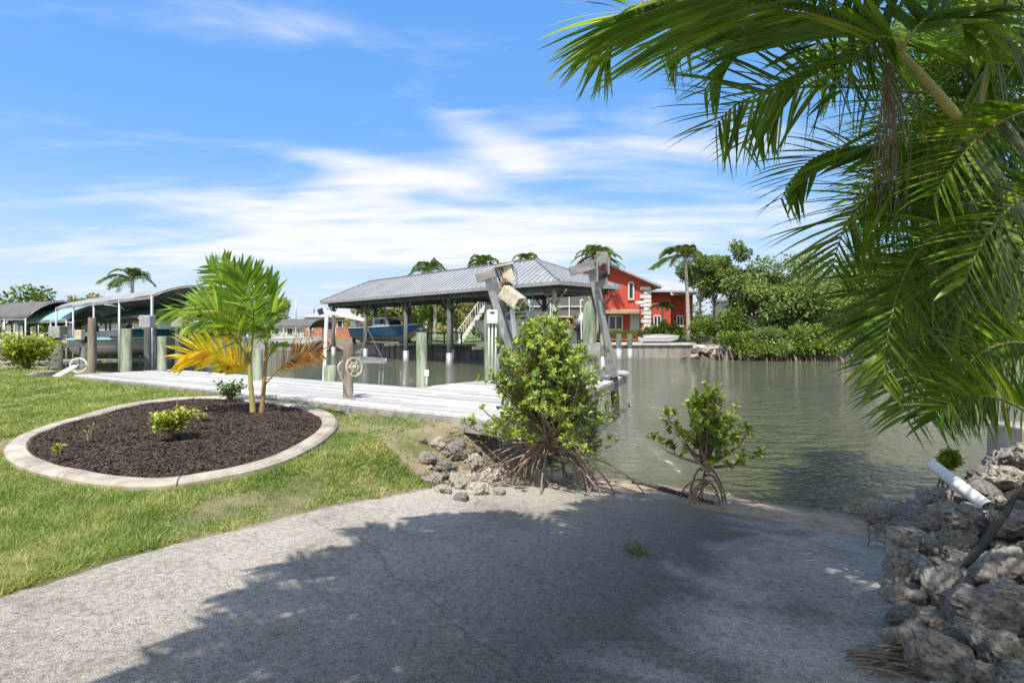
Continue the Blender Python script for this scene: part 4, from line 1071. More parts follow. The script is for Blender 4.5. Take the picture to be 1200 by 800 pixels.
MB().beam(P(592, 312, BD-.6), P(598, 330, BD-.6), .03, .25, (1,0,0)).build('motor_shroud', M['cream'], T1, bevel=.01)
MB().tube([P(588, 330, BD-.6), P(597, 336, BD-.4)], .09, 12).build('gearbox', M['rust'], T1)
MB().tube(circ(P(592, 332, BD-.7), .1, 16), .012, 5, False).build('pulley', M['dark_metal'], T1)
cv = MB(); ca_ = P(600, 348, BD-.75); mr_ = Matrix.Rotation(math.radians(32), 3, 'Y') @ Matrix.Rotation(math.radians(18), 3, 'X') @ Matrix.Rotation(math.radians(-20), 3, 'Z')
for c0, sz in (((0,0,.13),(.5,.32,.02)), ((0,0,-.13),(.5,.32,.02)), ((0,.15,0),(.46,.02,.24)), ((-.24,0,0),(.02,.28,.24)), ((0,-.15,0),(.46,.02,.24))):
    cv.box(ca_+mr_ @ V(c0), sz, mr_)
cv.build('motor_cover', M['cream'], T1, bevel=.02)['label'] = 'cream motor cover hanging loose at a tilt'
MB().tube([P(600, 362, BD-.5), P(604, 400, BD-.5)], .055, 12).build('guide_post', M['white_plastic'], T1, True)
MB().tube(bez([P(600, 310, BD-.6), P(609, 320, BD-.6), P(604, 338, BD-.6)], 8), .008, 5).build('cable', M['black'], T1)
T2, a, b = track('long tilted grey lift track running past the thick green piling into the water', (690, 306), (721, 441), (668, 318), (700, 309), BD)
MB().beam(P(719, 437, BD-.03), P(722, 488, BD+.3), .16, .16, (0,1,0)).build('beam', M['barnacle'], T2)
for a_, b__ in (((699,303),(699,331)), ((712,303),(712,322)), ((699,303),(712,303)), ((699,331),(712,330))): MB().beam(P(*a_, BD-.6), P(*b__, BD-.6), .035, .3, (0,1,0) if a_[0] == b__[0] else (0,0,1)).build('motor_frame', M['alu'], T2)
MB().tube([P(702, 322, BD-.75), P(711, 321, BD-.5)], .085, 12).build('motor', M['dark_metal'], T2, bevel=.01)
MB().tube([P(703, 309, BD-.75), P(711, 309, BD-.5)], .05, 10).build('gearbox', M['alu'], T2)
MB().beam(P(699, 331, BD-.45), P(709, 392, BD-.45), .06, .05, (1,0,0)).build('brace', M['alu'], T2)
MB().tube([P(697, 302, BD-.6), P(703, 297, BD-.6)], .03, 8).build('pulley', M['rust'], T2)
MB().beam(P(708, 404, BD-.2), P(718, 440, BD-.1), .17, .05, (0,1,.2)).build('skid_board', M['beam_grey'], T2)
st_ = MB(); st_.box(P(728, 436, 14), (.3, .5, .05)); st_.build('step', M['deck'], None, loc=P(728, 438, 14)); last('small bleached board step raised at the tip of the pier', 'step')
# bike-like wheel and debris at left dock end
wl = thing('wheel', 'white spoked wheel standing on the left end of the dock', 'wheel', P(92, 437, 14.6))
c_ = P(92, 428, 14.6); axr = V((.25, -.97, 0)).normalized(); ax2 = axr.cross(V((0,0,1))).normalized(); ax3 = axr.cross(ax2)
MB().tube(circ(c_, .19, 26), .022, 6, False).build('rim', M['white_paint'], wl, True)
MB().tube([c_-axr*.04, c_+axr*.04], .03, 8).build('hub', M['grey_metal'], wl, True)
for i in range(8):
    d = ax2*math.cos(i*math.pi/4)+ax3*math.sin(i*math.pi/4); MB().tube([c_, c_+d*.19], .008, 4).build('spoke', M['alu'], wl)
rm_ = MB(); rm_.beam(P(66, 441, 14.2), P(90, 428, 14.8), .22, .03); rm_.build('plank', M['white_paint'], None, loc=P(76, 437, 14.4)); last('white board propped from the grass up to the spoked wheel', 'board')
hc = MB()
for i in range(4): 
    cc = P(47+i*1.5, 434-i*.6, 14.9); hc.tube([V((cc.x+.36*math.cos(a)*(1-.1*i), cc.y+.22*math.sin(a), .27+.025*i)) for a in np.linspace(0, 6.28, 22)], .018, 5, False)
hc.build('coiled_rope', M['rope'], None, True, P(47, 436, 14.9)); last('grey coil of rope lying by the yellow-green boundary shrub', 'rope coil')

# ================================================================ boathouse
A0 = V((2.27, 26.4, 0)); U = V((-.683, .73, 0)); W_ = V((.73, .683, 0)); EZ = 3.88; LB = 27.1; WB = 5.0; RZ = 5.47
def BH(u, w_, z=0): p = A0+U*u+W_*w_; return V((p.x, p.y, z))
bh = thing('boathouse', 'long open boathouse over the water with a grey standing-seam hip roof on timber posts', 'boathouse', BH(13, 2.5, WZ))
m, nt, b = nodes('standing_seam_metal'); 
tcn = nt.nodes.new('ShaderNodeTexCoord'); 
cc = ramp_node(nt, noise_node(nt, .6, 4), [(.35, (.33,.34,.35)), (.65, (.42,.43,.44))])
nt.links.new(cc, b.inputs['Base Color']); b.inputs['Roughness'].default_value = .5; b.inputs['Metallic'].default_value = .2
M['seam'] = m
c4 = [BH(0,0,EZ), BH(LB,0,EZ), BH(LB,WB,EZ), BH(0,WB,EZ)]; r1, r2 = BH(4.0,WB/2,RZ), BH(LB-4.0,WB/2,RZ)
rf = MB()
def slab(q, th=.05):
    n_ = len(q); rf.add([V(p) for p in q]+[V(p)-V((0,0,th)) for p in q], [tuple(range(n_)), tuple(range(n_, 2*n_))[::-1]]+[(i, i+n_, (i+1) % n_+n_, (i+1) % n_) for i in range(n_)])
slab([c4[0], r1, r2, c4[1]]); slab([c4[3], c4[0], r1][::-1]); slab([c4[2], r2, r1, c4[3]][::-1]); slab([c4[1], r2, c4[2]][::-1])
roof = rf.build('roof', M['seam'], bh)
sm_ = MB(); M['seam_dk'] = mat('seam_rib', (.26,.27,.28), (.2,.21,.22), 2, .5, .2, bmp=0)
def ribs(e0, e1, ra, rb, hipw, step=.42):
    L_ = (e1-e0).length; k = int(L_/step)
    for i in range(1, k):
        s_ = i/k; p = e0.lerp(e1, s_); x = s_*L_
        f = min(1, x/hipw, (L_-x)/hipw)
        inn = (ra+rb)/2-(e0+e1)/2; inn.z = 0; inn.normalize()
        q = p+inn*(WB/2 if hipw == 4.0 else 4.0)*f+V((0,0,(RZ-EZ)*f))
        sm_.beam(p+V((0,0,.02)), q+V((0,0,.02)), .03, .05)
ribs(c4[0], c4[1], r1, r2, 4.0); ribs(c4[3], c4[0], r1, r1, 2.5)
for a_, b__ in ((c4[0], r1), (c4[3], r1), (c4[1], r2), (c4[2], r2), (r1, r2)): sm_.beam(a_+V((0,0,.03)), b__+V((0,0,.03)), .14, .06)
sm_.build('ribs', M['seam_dk'], roof)
gt = MB()
for i in range(4): 
    a_, b__ = c4[i], c4[(i+1) % 4]; gt.beam(a_-V((0,0,.11)), b__-V((0,0,.11)), .04, .2)
gt.build('fascia', M['fab_grey'], bh)
rb_ = MB()
for i in range(1, 44):
    u = LB*i/44; f = min(1, u/4.0, (LB-u)/4.0)
    rb_.beam(BH(u, .15, EZ-.12), BH(u, WB/2*f+.05, EZ-.16+(RZ-EZ)*f), .05, .14); rb_.beam(BH(u, WB-.15, EZ-.12), BH(u, WB-WB/2*f-.05, EZ-.16+(RZ-EZ)*f), .05, .14)
for i in range(1, 8): rb_.beam(BH(.15, WB*i/8, EZ-.12), BH(2.2, WB*i/8, EZ+.4), .05, .14)
rb_.build('rafters', M['brown_wood'], bh)
for w_ in (.55, WB-.55): MB().beam(BH(.5, w_, EZ-.34), BH(LB-.5, w_, EZ-.34), .12, .28).build('header_beam', M['post_dark'], bh)
for u in (.6, LB-.6): MB().beam(BH(u, .5, EZ-.335), BH(u, WB-.5, EZ-.335), .1, .26).build('header_beam', M['post_dark'], bh)
for u in (.8, 5.2, 9.6, 14.56, 20.25, 25.7):
    for w_ in (.55, WB-.55):
        p = BH(u, w_); ps = thing('tmp', '', '', p) if 0 else None
        po = MB().tube([(p.x, p.y, -1.8), (p.x, p.y, EZ-.4)], [.17, .135], 12).build('post', M['green_wood'] if u < 1 else M['post_dark'], bh, True)
        MB().tube([(p.x, p.y, -1.5), (p.x, p.y, WZ+.75)], .2, 12).build('wrap', M['grey_metal'], po, True)
        for s_ in (-1, 1): MB().beam(BH(u+s_*.05, w_, EZ-1.15), BH(u+s_*.8, w_, EZ-.42), .05, .09).build('brace', M['post_dark'] if u > 1 else M['brown_wood'], bh)
    MB().beam(BH(u, .6, EZ-.5), BH(u, WB-.6, EZ-.5), .08, .2).build('tie_beam', M['post_dark'], bh)
# boats -----------------------------------------------------------
def hull_fn(L_, B_, H_, bow=1.9, keel=.0):
    """x forward 0..L, y half-beam, z up; returns (u,v)->point for one shell from port gunwale round the keel"""
    def f(u, v):
        x = u*L_; s_ = max(0, (u-.45)/.55); b = B_/2*(1-s_**2.3)*(.93+.07*min(1, u*4)); sheer = H_*(.86+.22*u**2)
        zk = H_*.0+H_*.62*max(0, (u-.7)/.3)**1.7
        a = (v-.5)*2; q = abs(a)
        if q < .55: yy = b*.82*(q/.55)**1.0; zz_ = zk+(H_*.3*(1-.2*s_)*(q/.55)); zz_ = min(zz_, sheer)
        else: yy = b*(.82+.18*(q-.55)/.45); zz_ = zk+H_*.3*(1-.2*s_)+(sheer-zk-H_*.3*(1-.2*s_))*(q-.55)/.45
        return V((x+H_*.25*max(0, s_)*(zz_/H_), math.copysign(yy, a), zz_))
    return f
def place(o, p, ang, bank=0):
    o.location = p; o.rotation_euler = (bank, 0, ang)
def boat(label, loc, ang, L_, B_, H_, hm, cabin=True, ttop=None, cover=None, eng=0, lower=None, windshield=True, pipes='alu', tag_='boat', group=None):
    t = thing('boat', label, tag_, (0, 0, 0), group); hf = hull_fn(L_, B_, H_)
    hb = MB().grid(hf, 22, 19); 
    hb.add([hf(0, j/18) for j in range(19)], [tuple(range(19))])
    h_ = hb.build('hull', M[hm], t, True)
    if lower:
        lb = MB().grid(lambda u, v: hf(u, .22+v*.56)+V((-.005 if u == 0 else 0, (v-.5)*.02, -.012)), 22, 14); lb.build('bottom', M[lower], h_, True)
    dkb = MB().grid(lambda u, v: V((hf(u, 0).x, hf(u, 0).y*(1-2*v)*.97, hf(u, 0).z-.02)), 22, 3); dkb.build('deck', M['hull_white'] if not cover else M[cover], t)
    MB().tube([hf(u, 0)+V((0,-.0,0)) for u in np.linspace(0, 1, 22)], .03, 6).build('rub_rail', M['hull_white'], h_, True)
    MB().tube([hf(u, 1) for u in np.linspace(0, 1, 22)], .03, 6).build('rub_rail', M['hull_white'], h_, True)
    zt = H_*.88
    if cover:
        cm_ = MB().grid(lambda u, v: V((hf(u, 0).x*.97+.05, hf(u, 0).y*(1-2*v)*1.03, hf(u, 0).z+.55*H_*math.sin(math.pi*v)**.7*(math.sin(math.pi*min(1, u*.85+.15))**.6)-.05)), 22, 11)
        cm_.build('cover', M[cover], t, True)
    if cabin:
        x0, x1 = L_*.36, L_*.66
        cb_ = MB(); cb_.add([(x0, -B_*.28, zt), (x0, B_*.28, zt), (x1, B_*.28, zt), (x1, -B_*.28, zt), (x0+.05, -B_*.24, zt+.75), (x0+.05, B_*.24, zt+.75), (x1-.7, B_*.24, zt+.75), (x1-.7, -B_*.24, zt+.75)],
            [(0,1,5,4),(1,2,6,5),(2,3,7,6),(3,0,4,7),(4,5,6,7)]); c_o = cb_.build('cabin', M['hull_white'], t, bevel=.04)
        gl = MB()
        for s_ in (-1, 1): gl.add([(x0+.3, s_*B_*.275, zt+.25), (x1-.45, s_*B_*.275, zt+.25), (x1-.8, s_*B_*.252, zt+.65), (x0+.3, s_*B_*.252, zt+.65)], [(0,1,2,3)])
        gl.add([(x1-.05, -B_*.22, zt+.1), (x1-.05, B_*.22, zt+.1), (x1-.6, B_*.2, zt+.66), (x1-.6, -B_*.2, zt+.66)], [(0,1,2,3)])
        gl.build('window', M['glass_dark'], c_o, solid=.01)
    if ttop:
        x0, x1, z1 = L_*.3, L_*.62, zt+1.75
        MB().box(((x0+x1)/2, 0, z1), (x1-x0, B_*.62, .07)).build('hard_top', M[ttop], t, bevel=.03)
        for s_ in (-1, 1):
            for x in (x0+.25, x1-.3): MB().tube([(x+.1, s_*B_*.27, zt-.1), (x, s_*B_*.24, z1)], .03, 6).build('top_post', M[pipes], t)
        for k in range(4): MB().tube([(x0+.05, (k-1.5)*.3, z1), (x0-.35, (k-1.5)*.33, z1+.7)], .015, 5).build('rod_holder', M['alu'], t)
    if windshield:
        for s_ in (-1, 1): MB().tube([hf(.62, 0 if s_ < 0 else 1)+V((0,0,.0)), hf(.72, 0 if s_ < 0 else 1)+V((0,-s_*.05,.4)), hf(.98, 0 if s_ < 0 else 1)+V((0,0,.45))], .018, 5).build('bow_rail', M['alu'], t)
    for k in range(eng):
        y = (k-(eng-1)/2)*.75
        e = MB().sphere((-.35, y, H_*.95+.18), (.42, .27, .36), 14, 9).build('outboard', M['white_plastic'], t, True)
        MB().beam((-.35, y, H_*.8), (-.42, y, -.15), .2, .34, (1,0,0)).build('leg', M['dark_metal'], e, bevel=.04)
        MB().box((-.28, y, H_*.72), (.4, .3, .28)).build('bracket', M['black'], e, bevel=.03)
    place(t, loc, ang); return t
ang = math.atan2(-U.y, -U.x)      # pointing towards the near corner
boat('blue-hulled fishing boat with a white cabin hoisted under the middle of the boathouse', BH(23.6, 1.9, .55), ang, 8.6, 2.4, 1.25, 'hull_blue', ttop='dark_metal', lower='hull_grey', eng=2)
boat('white sport boat with blue pipework at the near end of the boathouse', BH(1.0, 2.7, .62), ang+math.pi, 8.4, 2.7, 1.35, 'hull_white', ttop='hull_white', eng=2, pipes='pipe_blue')
for u0, lb in ((19, 'steel lift cradle under the blue-hulled boat'), (5, 'steel lift cradle under the white sport boat')):
    cr = thing('lift_cradle', lb, 'lift cradle', BH(u0, 2.3, .3))
    for du in (-2, 2): MB().beam(BH(u0+du, .3, .42), BH(u0+du, 4.4, .42), .12, .18).build('cross_beam', M['alu'], cr)
    for w_ in (1.1, 3.0): MB().beam(BH(u0-2.6, w_, .56), BH(u0+2.6, w_, .56), .12, .1).build('bunk', M['brown_wood'], cr)
    for du in (-2, 2):
        for w_ in (.35, 4.35): MB().tube([BH(u0+du, w_, .42), BH(u0+du, w_, EZ-.4)], .012, 4).build('cable', M['dark_metal'], cr)
# ---------------------------------------------------------------- far dock beside / behind the boathouse
fd = thing('far_dock', 'long grey wooden dock along the far bank behind the boathouse', 'dock', (-4, 41, .3))
pl = [(-16.5,54), (-12,47.2), (-8.6,41.2), (3.4,39.6), (3.4,41.2), (-8.2,42.6), (-11,48), (-15.6,54.6)]
MB().prism(pl, .3, .42).build('deck_boards', M['grey_wood'], fd)
for i in range(18):
    s_ = i/17; p = V((-12,47.3,0)).lerp(V((-8.6,41.3,0)), s_*3) if s_ < .33 else V((-8.6,41.3,0)).lerp(V((3.4,39.7,0)), (s_-.33)/.67)
    MB().tube([(p.x, p.y+.1, -1.8), (p.x, p.y+.1, .32)], .14, 8).build('support_piling', M['post_dark'], fd, True)
for x0, x1, y in ((-8.6,-7.1,41), (-7.0,-5.4,40.8), (-5.3,-3.9,40.7)):
    pass
bn = thing('bench', 'dark wooden railing bench on the far dock behind the boathouse', 'bench', (-6, 41.3, .42))
MB().beam((-8, 41.5, 1.25), (-3.6, 41, 1.25), .35, .07).build('seat', M['post_dark'], bn)
for x in (-7.8, -6.4, -5.1, -3.8): MB().beam((x, 41.5-(x+8)*.114, .42), (x, 41.5-(x+8)*.114, 1.22), .12, .12, (1,0,0)).build('leg', M['post_dark'], bn)
# dock by the red house
rd = thing('house_dock', 'low pale dock with dark pilings in front of the red house', 'dock', (8, 43, .3))
MB().prism([(5.6,41.6),(14.2,42.2),(14.2,44.6),(5.6,44.2)], .3, .44).build('deck_boards', M['deck'], rd)
MB().prism([(5.7,41.75),(14.1,42.35),(14.1,42.6),(5.7,42)], -1.8, .28).build('seawall', M['grey_wood'], rd)
for px, tp in ((725, 391), (738, 391)):
    p = P(px, 412, 41.2+(px-725)*.03)
    k = MB().tube([(p.x, p.y, -1.8), (p.x, p.y, P(px, tp, p.y).z)], .2, 10).build('mooring_post', M['post_dark'], rd, True)
    MB().tube([(p.x, p.y, -1.5), (p.x, p.y, WZ+.75)], .25, 10).build('wrap', M['grey_metal'], k, True)
boat('small white boat lying on the low dock in front of the red house', V((10.2, 43.2, .46)), 0.1, 3.0, 1.4, .5, 'hull_white', cabin=False, windshield=False, cover='hull_grey')

# ================================================================ red house
HD = 50.0
def H_(px, py, dd=0): return P(px, py, HD+dd)
rh = thing('red_house', 'two-storey red house with white corner blocks and a light metal roof across the canal', 'house', (9, HD, .8))
xL, xR = H_(600, 0).x+2.2, H_(762, 0).x; zE = H_(0, 331).z; zA = H_(0, 303).z; xA = H_(697, 0).x; zE2 = zE
xL = xA-(xR-xA)
wl_ = MB(); wl_.add([(xL,HD,.5),(xR,HD,.5),(xR,HD,zE),(xA,HD,zA),(xL,HD,zE),(xL,HD+9,.5),(xR,HD+9,.5),(xR,HD+9,zE),(xA,HD+9,zA),(xL,HD+9,zE)],
    [(0,1,2,3,4),(5,9,8,7,6),(1,6,7,2),(0,4,9,5),(2,7,8,3),(3,8,9,4)]); wl_.build('wall', M['red_wall'], rh)
rf = MB()
sl = (zA-zE)/(xR-xA); ov = .9
for s_ in (-1, 1):
    xe = xA+s_*(xR-xA+ov); ze = zE-sl*ov+.08
    slab([(xA, HD-.7, zA+.08), (xe, HD-.7, ze), (xe, HD+9.5, ze), (xA, HD+9.5, zA+.08)][::s_], .22)
rfo = rf.build('roof', M['roof_light'], rh)
# pent roof band over the ground floor, windows, door
zP = H_(0, 364).z
MB().add([(H_(640,0).x, HD-1.3, zP-.08), (H_(750,0).x, HD-1.3, zP-.08), (H_(750,0).x, HD-.01, zP+.12), (H_(640,0).x, HD-.01, zP+.12), (H_(640,0).x, HD-1.3, zP-.3), (H_(750,0).x, HD-1.3, zP-.3), (H_(750,0).x, HD-.01, zP-.3), (H_(640,0).x, HD-.01, zP-.3)],
    [(0,1,2,3),(4,7,6,5),(0,4,5,1),(1,5,6,2),(3,7,4,0)]).build('porch_roof', M['trim_tan'], rh)
def win(px0, px1, py0, py1, dd, par, n=2, dep=.12):
    a, b = P(px0, py1, HD+dd), P(px1, py0, HD+dd); y = HD+dd; fr = MB(); w_ = .12
    fr.box(((a.x+b.x)/2, y-dep/2, b.z), (b.x-a.x, dep, w_)); fr.box(((a.x+b.x)/2, y-dep/2, a.z), (b.x-a.x+.1, dep+.06, w_))
    for i in range(n+1): x = a.x+(b.x-a.x)*i/n; fr.box((x, y-dep/2, (a.z+b.z)/2), (w_*.9, dep-.01, b.z-a.z-.1))
    f = fr.build('window', M['white_paint'], par)
    MB().box(((a.x+b.x)/2, y-.02, (a.z+b.z)/2), (b.x-a.x-.05, .04, b.z-a.z-.05)).build('pane', M['glass_dark'], f)
win(713.5, 729, 370, 386, -.02, rh); win(736.5, 742, 331, 350.5, -.02, rh, 1)
a, b = H_(738, 389), H_(750, 366)
MB().box(((a.x+b.x)/2, HD-.06, (a.z+b.z)/2), (b.x-a.x, .1, b.z-a.z)).build('door', M['pale_wall'], rh)
qn = 0
for k in range(15):
    z = .75+k*.375; w_ = 1.0 if k % 2 == 0 else .66
    if z > zE-.2: break
    MB().box((xR-w_/2+.06, HD-.03, z), (w_, .14, .31)).build('corner_block', M['white_paint'], rh, bevel=.02)
    MB().box((xR+.06, HD+w_/2+.06, z), (.12, w_, .31)).build('corner_block', M['white_paint'], rh, bevel=.02)
# screened balcony on the left of the facade
sc_ = MB(); a, b = P(622, 371, HD-1.5), P(692, 336, HD-1.5)
MB().box(((a.x+b.x)/2, HD-.75, (a.z+b.z)/2), (b.x-a.x, 1.48, b.z-a.z)).build('screen_porch', M['fab_black'], rh)
for px in (624, 645, 667, 690): x = P(px, 0, HD-1.5).x; sc_.box((x, HD-1.56, (a.z+b.z)/2), (.1, .1, b.z-a.z+.1))
for z in (a.z, a.z+.9, b.z): sc_.box(((a.x+b.x)/2, HD-1.58, z), (b.x-a.x+.1, .12, .1))
sc_.build('screen_frame', M['pale_wall'], rh)
# wing to the right, set back
y0 = HD+4; xw = P(786, 0, y0).x; xw2 = P(812, 0, y0+1.5).x; zw = P(0, 341, y0).z
MB().box(((xR+xw)/2+.01, y0+3, (zw+.5)/2), (xw-xR-.02, 6, zw-.5)).build('wing_wall', M['red_wall'], rh)
MB().box(((xw+xw2)/2, y0+5, (zw+.2)/2), (xw2-xw-.01, 7, zw-.8)).build('wing_wall', M['red_wall'], rh)
rf = MB(); slab([(xR+.01, y0-.6, zw+.06), (xw2+.6, y0-.6, zw+.0), (xw2-2.5, y0+4, zw+1.5), (xR+.01, y0+4, zw+1.5)], .18); slab([(xw2+.6, y0-.6, zw), (xw2+.6, y0+9, zw), (xw2-2.5, y0+4, zw+1.5)], .18)
rf.build('wing_roof', M['roof_light'], rh)
win(766, 775, 333, 342, 3.98, rh, 2); win(766, 774, 370, 386, 3.98, rh, 2); win(793, 800, 370, 382, 5.4, rh, 2)
lp = thing('garden_lamp', 'white globe lamp post standing before the door of the red house', 'lamp post', P(750, 392, 46))
b0 = P(750, 394, 46); MB().tube([b0, P(750, 358, 46)], .05, 6).build('post', M['dark_metal'], lp)
for dx in (-3, 0, 3): MB().sphere(P(750+dx, 355-abs(dx)*0, 46), .17, 10, 7).build('globe', M['white_plastic'], lp, True)
# ================================================================ far planting
hg = thing('hedge', 'low clipped green hedge along the foot of the red house', 'hedge', (9, 47.5, .8))
R = random.Random(3); hb = MB()
x0, x1 = P(706, 0, 47.5).x, P(790, 0, 47.5).x
for _ in range(2600):
    p = V((R.uniform(x0, x1), 47.5+R.uniform(-.4,.4), .75+R.random()*.65)); d = V((R.uniform(-1,1), R.uniform(-1,1), R.uniform(-.2,1))).normalized(); s_ = d.cross(V((R.random(), R.random(), 1))).normalized()
    hb.add([p, p+d*.07+s_*.04, p+d*.15, p+d*.07-s_*.04], [(0,1,2,3)])
hb.build('foliage', M['tree_b'], hg)
GPF = 'palm trees around the boathouse and red house'
palm('palm_tree', 'tall palm with a white lower trunk at the right corner of the red house', P(807, 396, 44.5), P(0,300,44.5).z-.85, 24, 2.6, M['palm_far'], 21, GPF, .14, (-.3, 0), (-.35, 0), W=.05, LL=.7)
palm('palm_tree', 'bushy palm with drooping fronds rising behind the pier lift, over the red house roof', P(699, 392, 48.8), P(0,304,48.8).z-.8, 26, 2.6, M['palm_far'], 22, GPF, .17, (0, 0), (.15, 0), W=.05, LL=.7)
palm('palm_tree', 'palm crown showing above the left half of the boathouse roof', P(503, 395, 55), P(0,314,55).z-.8, 16, 2.5, M['palm_far'], 23, GPF, .15, (0,0), (-.1,0), W=.06, LL=.7)
palm('palm_tree', 'broad palm crown showing above the boathouse roof near the loose lift motor', P(566, 395, 55), P(0,308,55).z-.8, 16, 2.4, M['palm_far'], 24, GPF, .15, (0,0), W=.06, LL=.7)
palm('palm_tree', 'small palm tip just above the ridge end of the boathouse roof', P(617, 395, 58), P(0,304,58).z-.8, 14, 2.1, M['palm_far'], 25, GPF, .15, (0,0), W=.06, LL=.7)
palm('palm_tree', 'windswept dark palm far behind the grey canopy at the left', P(155, 395, 62), P(0,330,62).z-.3, 14, 3.2, M['palm_far'], 26, GPF, .2, (0,0), (-.25,.0), W=.08, LL=.9)
palm('palm_tree', 'low green palm under the boathouse roof beyond the blue boat', P(450, 398, 52), 2.2, 13, 2.0, M['palm_far'], 27, GPF, .14, W=.06, LL=.6)
palm('palm_tree', 'palm with a pale trunk behind the right half of the boathouse', P(510, 398, 50), 3.6, 13, 2.2, M['palm_far'], 28, GPF, .16, W=.06, LL=.6)
palm('young_garden_palm', 'small round-headed palm before the right wing of the red house', P(776, 394, 48), 2.6, 12, 1.3, M['palm_far'], 29, GPF, .09, W=.05, LL=.45)
GT = 'broadleaf trees on the far right bank'
tree('tree', 'slim grey-green tree with a bare pale trunk just right of the white-trunked palm', P(822, 394, 47), P(0,296,47).z-.8, 2.1, 4200, M['tree_a'], 31, GT, .11, .42, .26, 13, bm='bark_pale')
tree('tree', 'grey-green tree in the middle of the group on slender white trunks', P(838, 394, 49), P(0,300,49).z-.8, 2.0, 4200, M['tree_a'], 32, GT, .11, .42, .26, 13, bm='bark_pale')
tree('tree', 'tallest thin tree, its loose top standing clear against the sky', P(856, 394, 46), P(0,283,46).z-.8, 1.9, 3600, M['tree_a'], 33, GT, .11, .42, .26, 14, bm='bark_pale')
tree('tree', 'spreading olive tree over the grey house on the far right bank', P(893, 395, 44), P(0,306,44).z-.6, 3.3, 9500, M['tree_a'], 34, GT, .2, .25, .27, 22, lowest=.12)
tree('tree', 'wide pale green tree behind the drooping areca fronds', P(945, 398, 43), P(0,292,43).z-.6, 4.4, 11000, M['tree_a'], 35, GT, .25, .25, .26, 22, lowest=.12)
tree('tree', 'wide green tree farthest right behind the areca palm', P(1040, 400, 42), P(0,300,42).z-.6, 4.6, 12000, M['tree_b'], 36, GT, .25, .25, .26, 22, lowest=.12)
tree('tree', 'leafy tree beyond the right edge of the canal view', P(1140, 402, 42), P(0,320,42).z-.6, 4.4, 7500, M['tree_a'], 37, GT, .25, .25, .26, 20, lowest=.1)
tree('tree', 'low bushy tree at the far right end of the bank', P(1230, 402, 41), 5.5, 4.6, 7000, M['tree_b'], 38, GT, .25, .25, .26, 20, lowest=.1)
GB = 'trees behind the boathouse'
for i, (px, d, h, r, mm_, lb) in enumerate([(432,56,4.6,2.4,'tree_c','dry yellowish tree behind the left end of the boathouse'),(470,54,5.0,2.6,'tree_c','pale olive tree behind the blue boat'),(505,53,5.0,2.4,'tree_b','yellow-green tree behind the middle boathouse posts'),(535,52,4.6,2.2,'tree_c','straw-coloured tree beside the white stair rail'),(566,54,5.0,2.2,'tree_b','green tree behind the loose lift motor'),(600,56,4.8,2.4,'tree_a','dull green tree behind the near boathouse bay'),(322,75,6.2,2.6,'tree_a','dark tree rising just right of the young palm, far across the water'),(255,70,4.6,3,'tree_a','low tree hidden behind the young palm'),(390,72,4.6,2.2,'tree_a','green tree behind the orange house')]):
    tree('tree', lb, P(px, 397, d), h, r, 3200, M[mm_], 60+i, GB, .14, .25, .3, 12, bm='bark_pale', lowest=.12)
# mangrove fringe, bush by bush
GM = 'mangrove bushes along the far right bank'
def bank_bush(px, d, w_, h, label, lm, seed, nl=2600, group=GM, roots=True, nm='bank_mangrove', lift=.25, cat='bush', L=.2):
    R = random.Random(seed); b = P(px, 415, d); b.z = -.45 if roots else .3
    t = thing(nm, label, cat, b, group); cr = MB()
    bl = [(b+V((R.uniform(-.8,.8)*w_, R.uniform(-.5,.6), h*R.uniform(.35,.8)+lift)), (w_*R.uniform(.35,.5), h*.33)) for _ in range(8)]
    
    if roots: bl += [(b+V((R.uniform(-1,1)*w_, R.uniform(-1.3,-.3), h*.3+R.uniform(0,.3))), (w_*.42, h*.28)) for _ in range(6)]
    blobs_cloud(cr, bl, int(nl*1.4), L, L*.3, R, simple=True); cr.build('foliage', lm, t)
    rb = MB()
    for i in range(int(w_*16) if roots else 7):
        a = b+V((R.uniform(-1.1,1.1)*w_, R.uniform(-.2,.6), R.uniform(.3,.8))); e = V((a.x+R.uniform(-.4,.4), d-R.uniform(.4,1.3), WZ-.1))
        if not roots: e = V((b.x, b.y, .2)); 
        rb.tube(bez([a, V((a.x, (a.y+e.y)/2, a.z-.1)), V((e.x, e.y, e.z+.4)), e], 5), .035, 4, False)
    rb.build('prop_roots' if roots else 'stem', M['root'], t, True)
SH = [(868,39.5,1.7,1.4,'mangrove bush over black roots at the left end of the bank fringe','tree_b'),(893,39.2,1.6,1.8,'dark green mangrove bush left of the gap before the grey house','tree_a'),(918,39.2,1.6,1.6,'mangrove bush second from the left end of the fringe, under the olive tree','shrub'),
 (945,39,1.7,2.0,'bright mangrove bush below the tip of the longest drooping frond','tree_b'),(975,39,1.7,2.2,'broad bright green mangrove bush left of the hanging areca frond','tree_b'),(1005,39.2,1.7,2.1,'mangrove bush right behind the hanging areca frond','tree_b'),(1035,39.2,1.8,2.0,'mangrove bush seen between the hanging fronds','shrub'),
 (1068,39.2,1.8,2.2,'pale mangrove bush in the gap right of the hanging frond','tree_b'),(1100,39.3,1.9,2.1,'mangrove bush behind the right fronds','tree_a'),(1135,39.4,2,2.2,'mangrove bush near the right end of the fringe','tree_b'),(1172,39.3,2,2.2,'mangrove bush next to last at the right','shrub'),(1210,39,2,2.2,'last mangrove bush at the right edge of the view','tree_b')]
for i, (px, d, w_, h, lb, lm) in enumerate(SH): bank_bush(px, d, w_, h, lb, M[lm], 400+i)
GS = 'garden shrubs on the far bank'
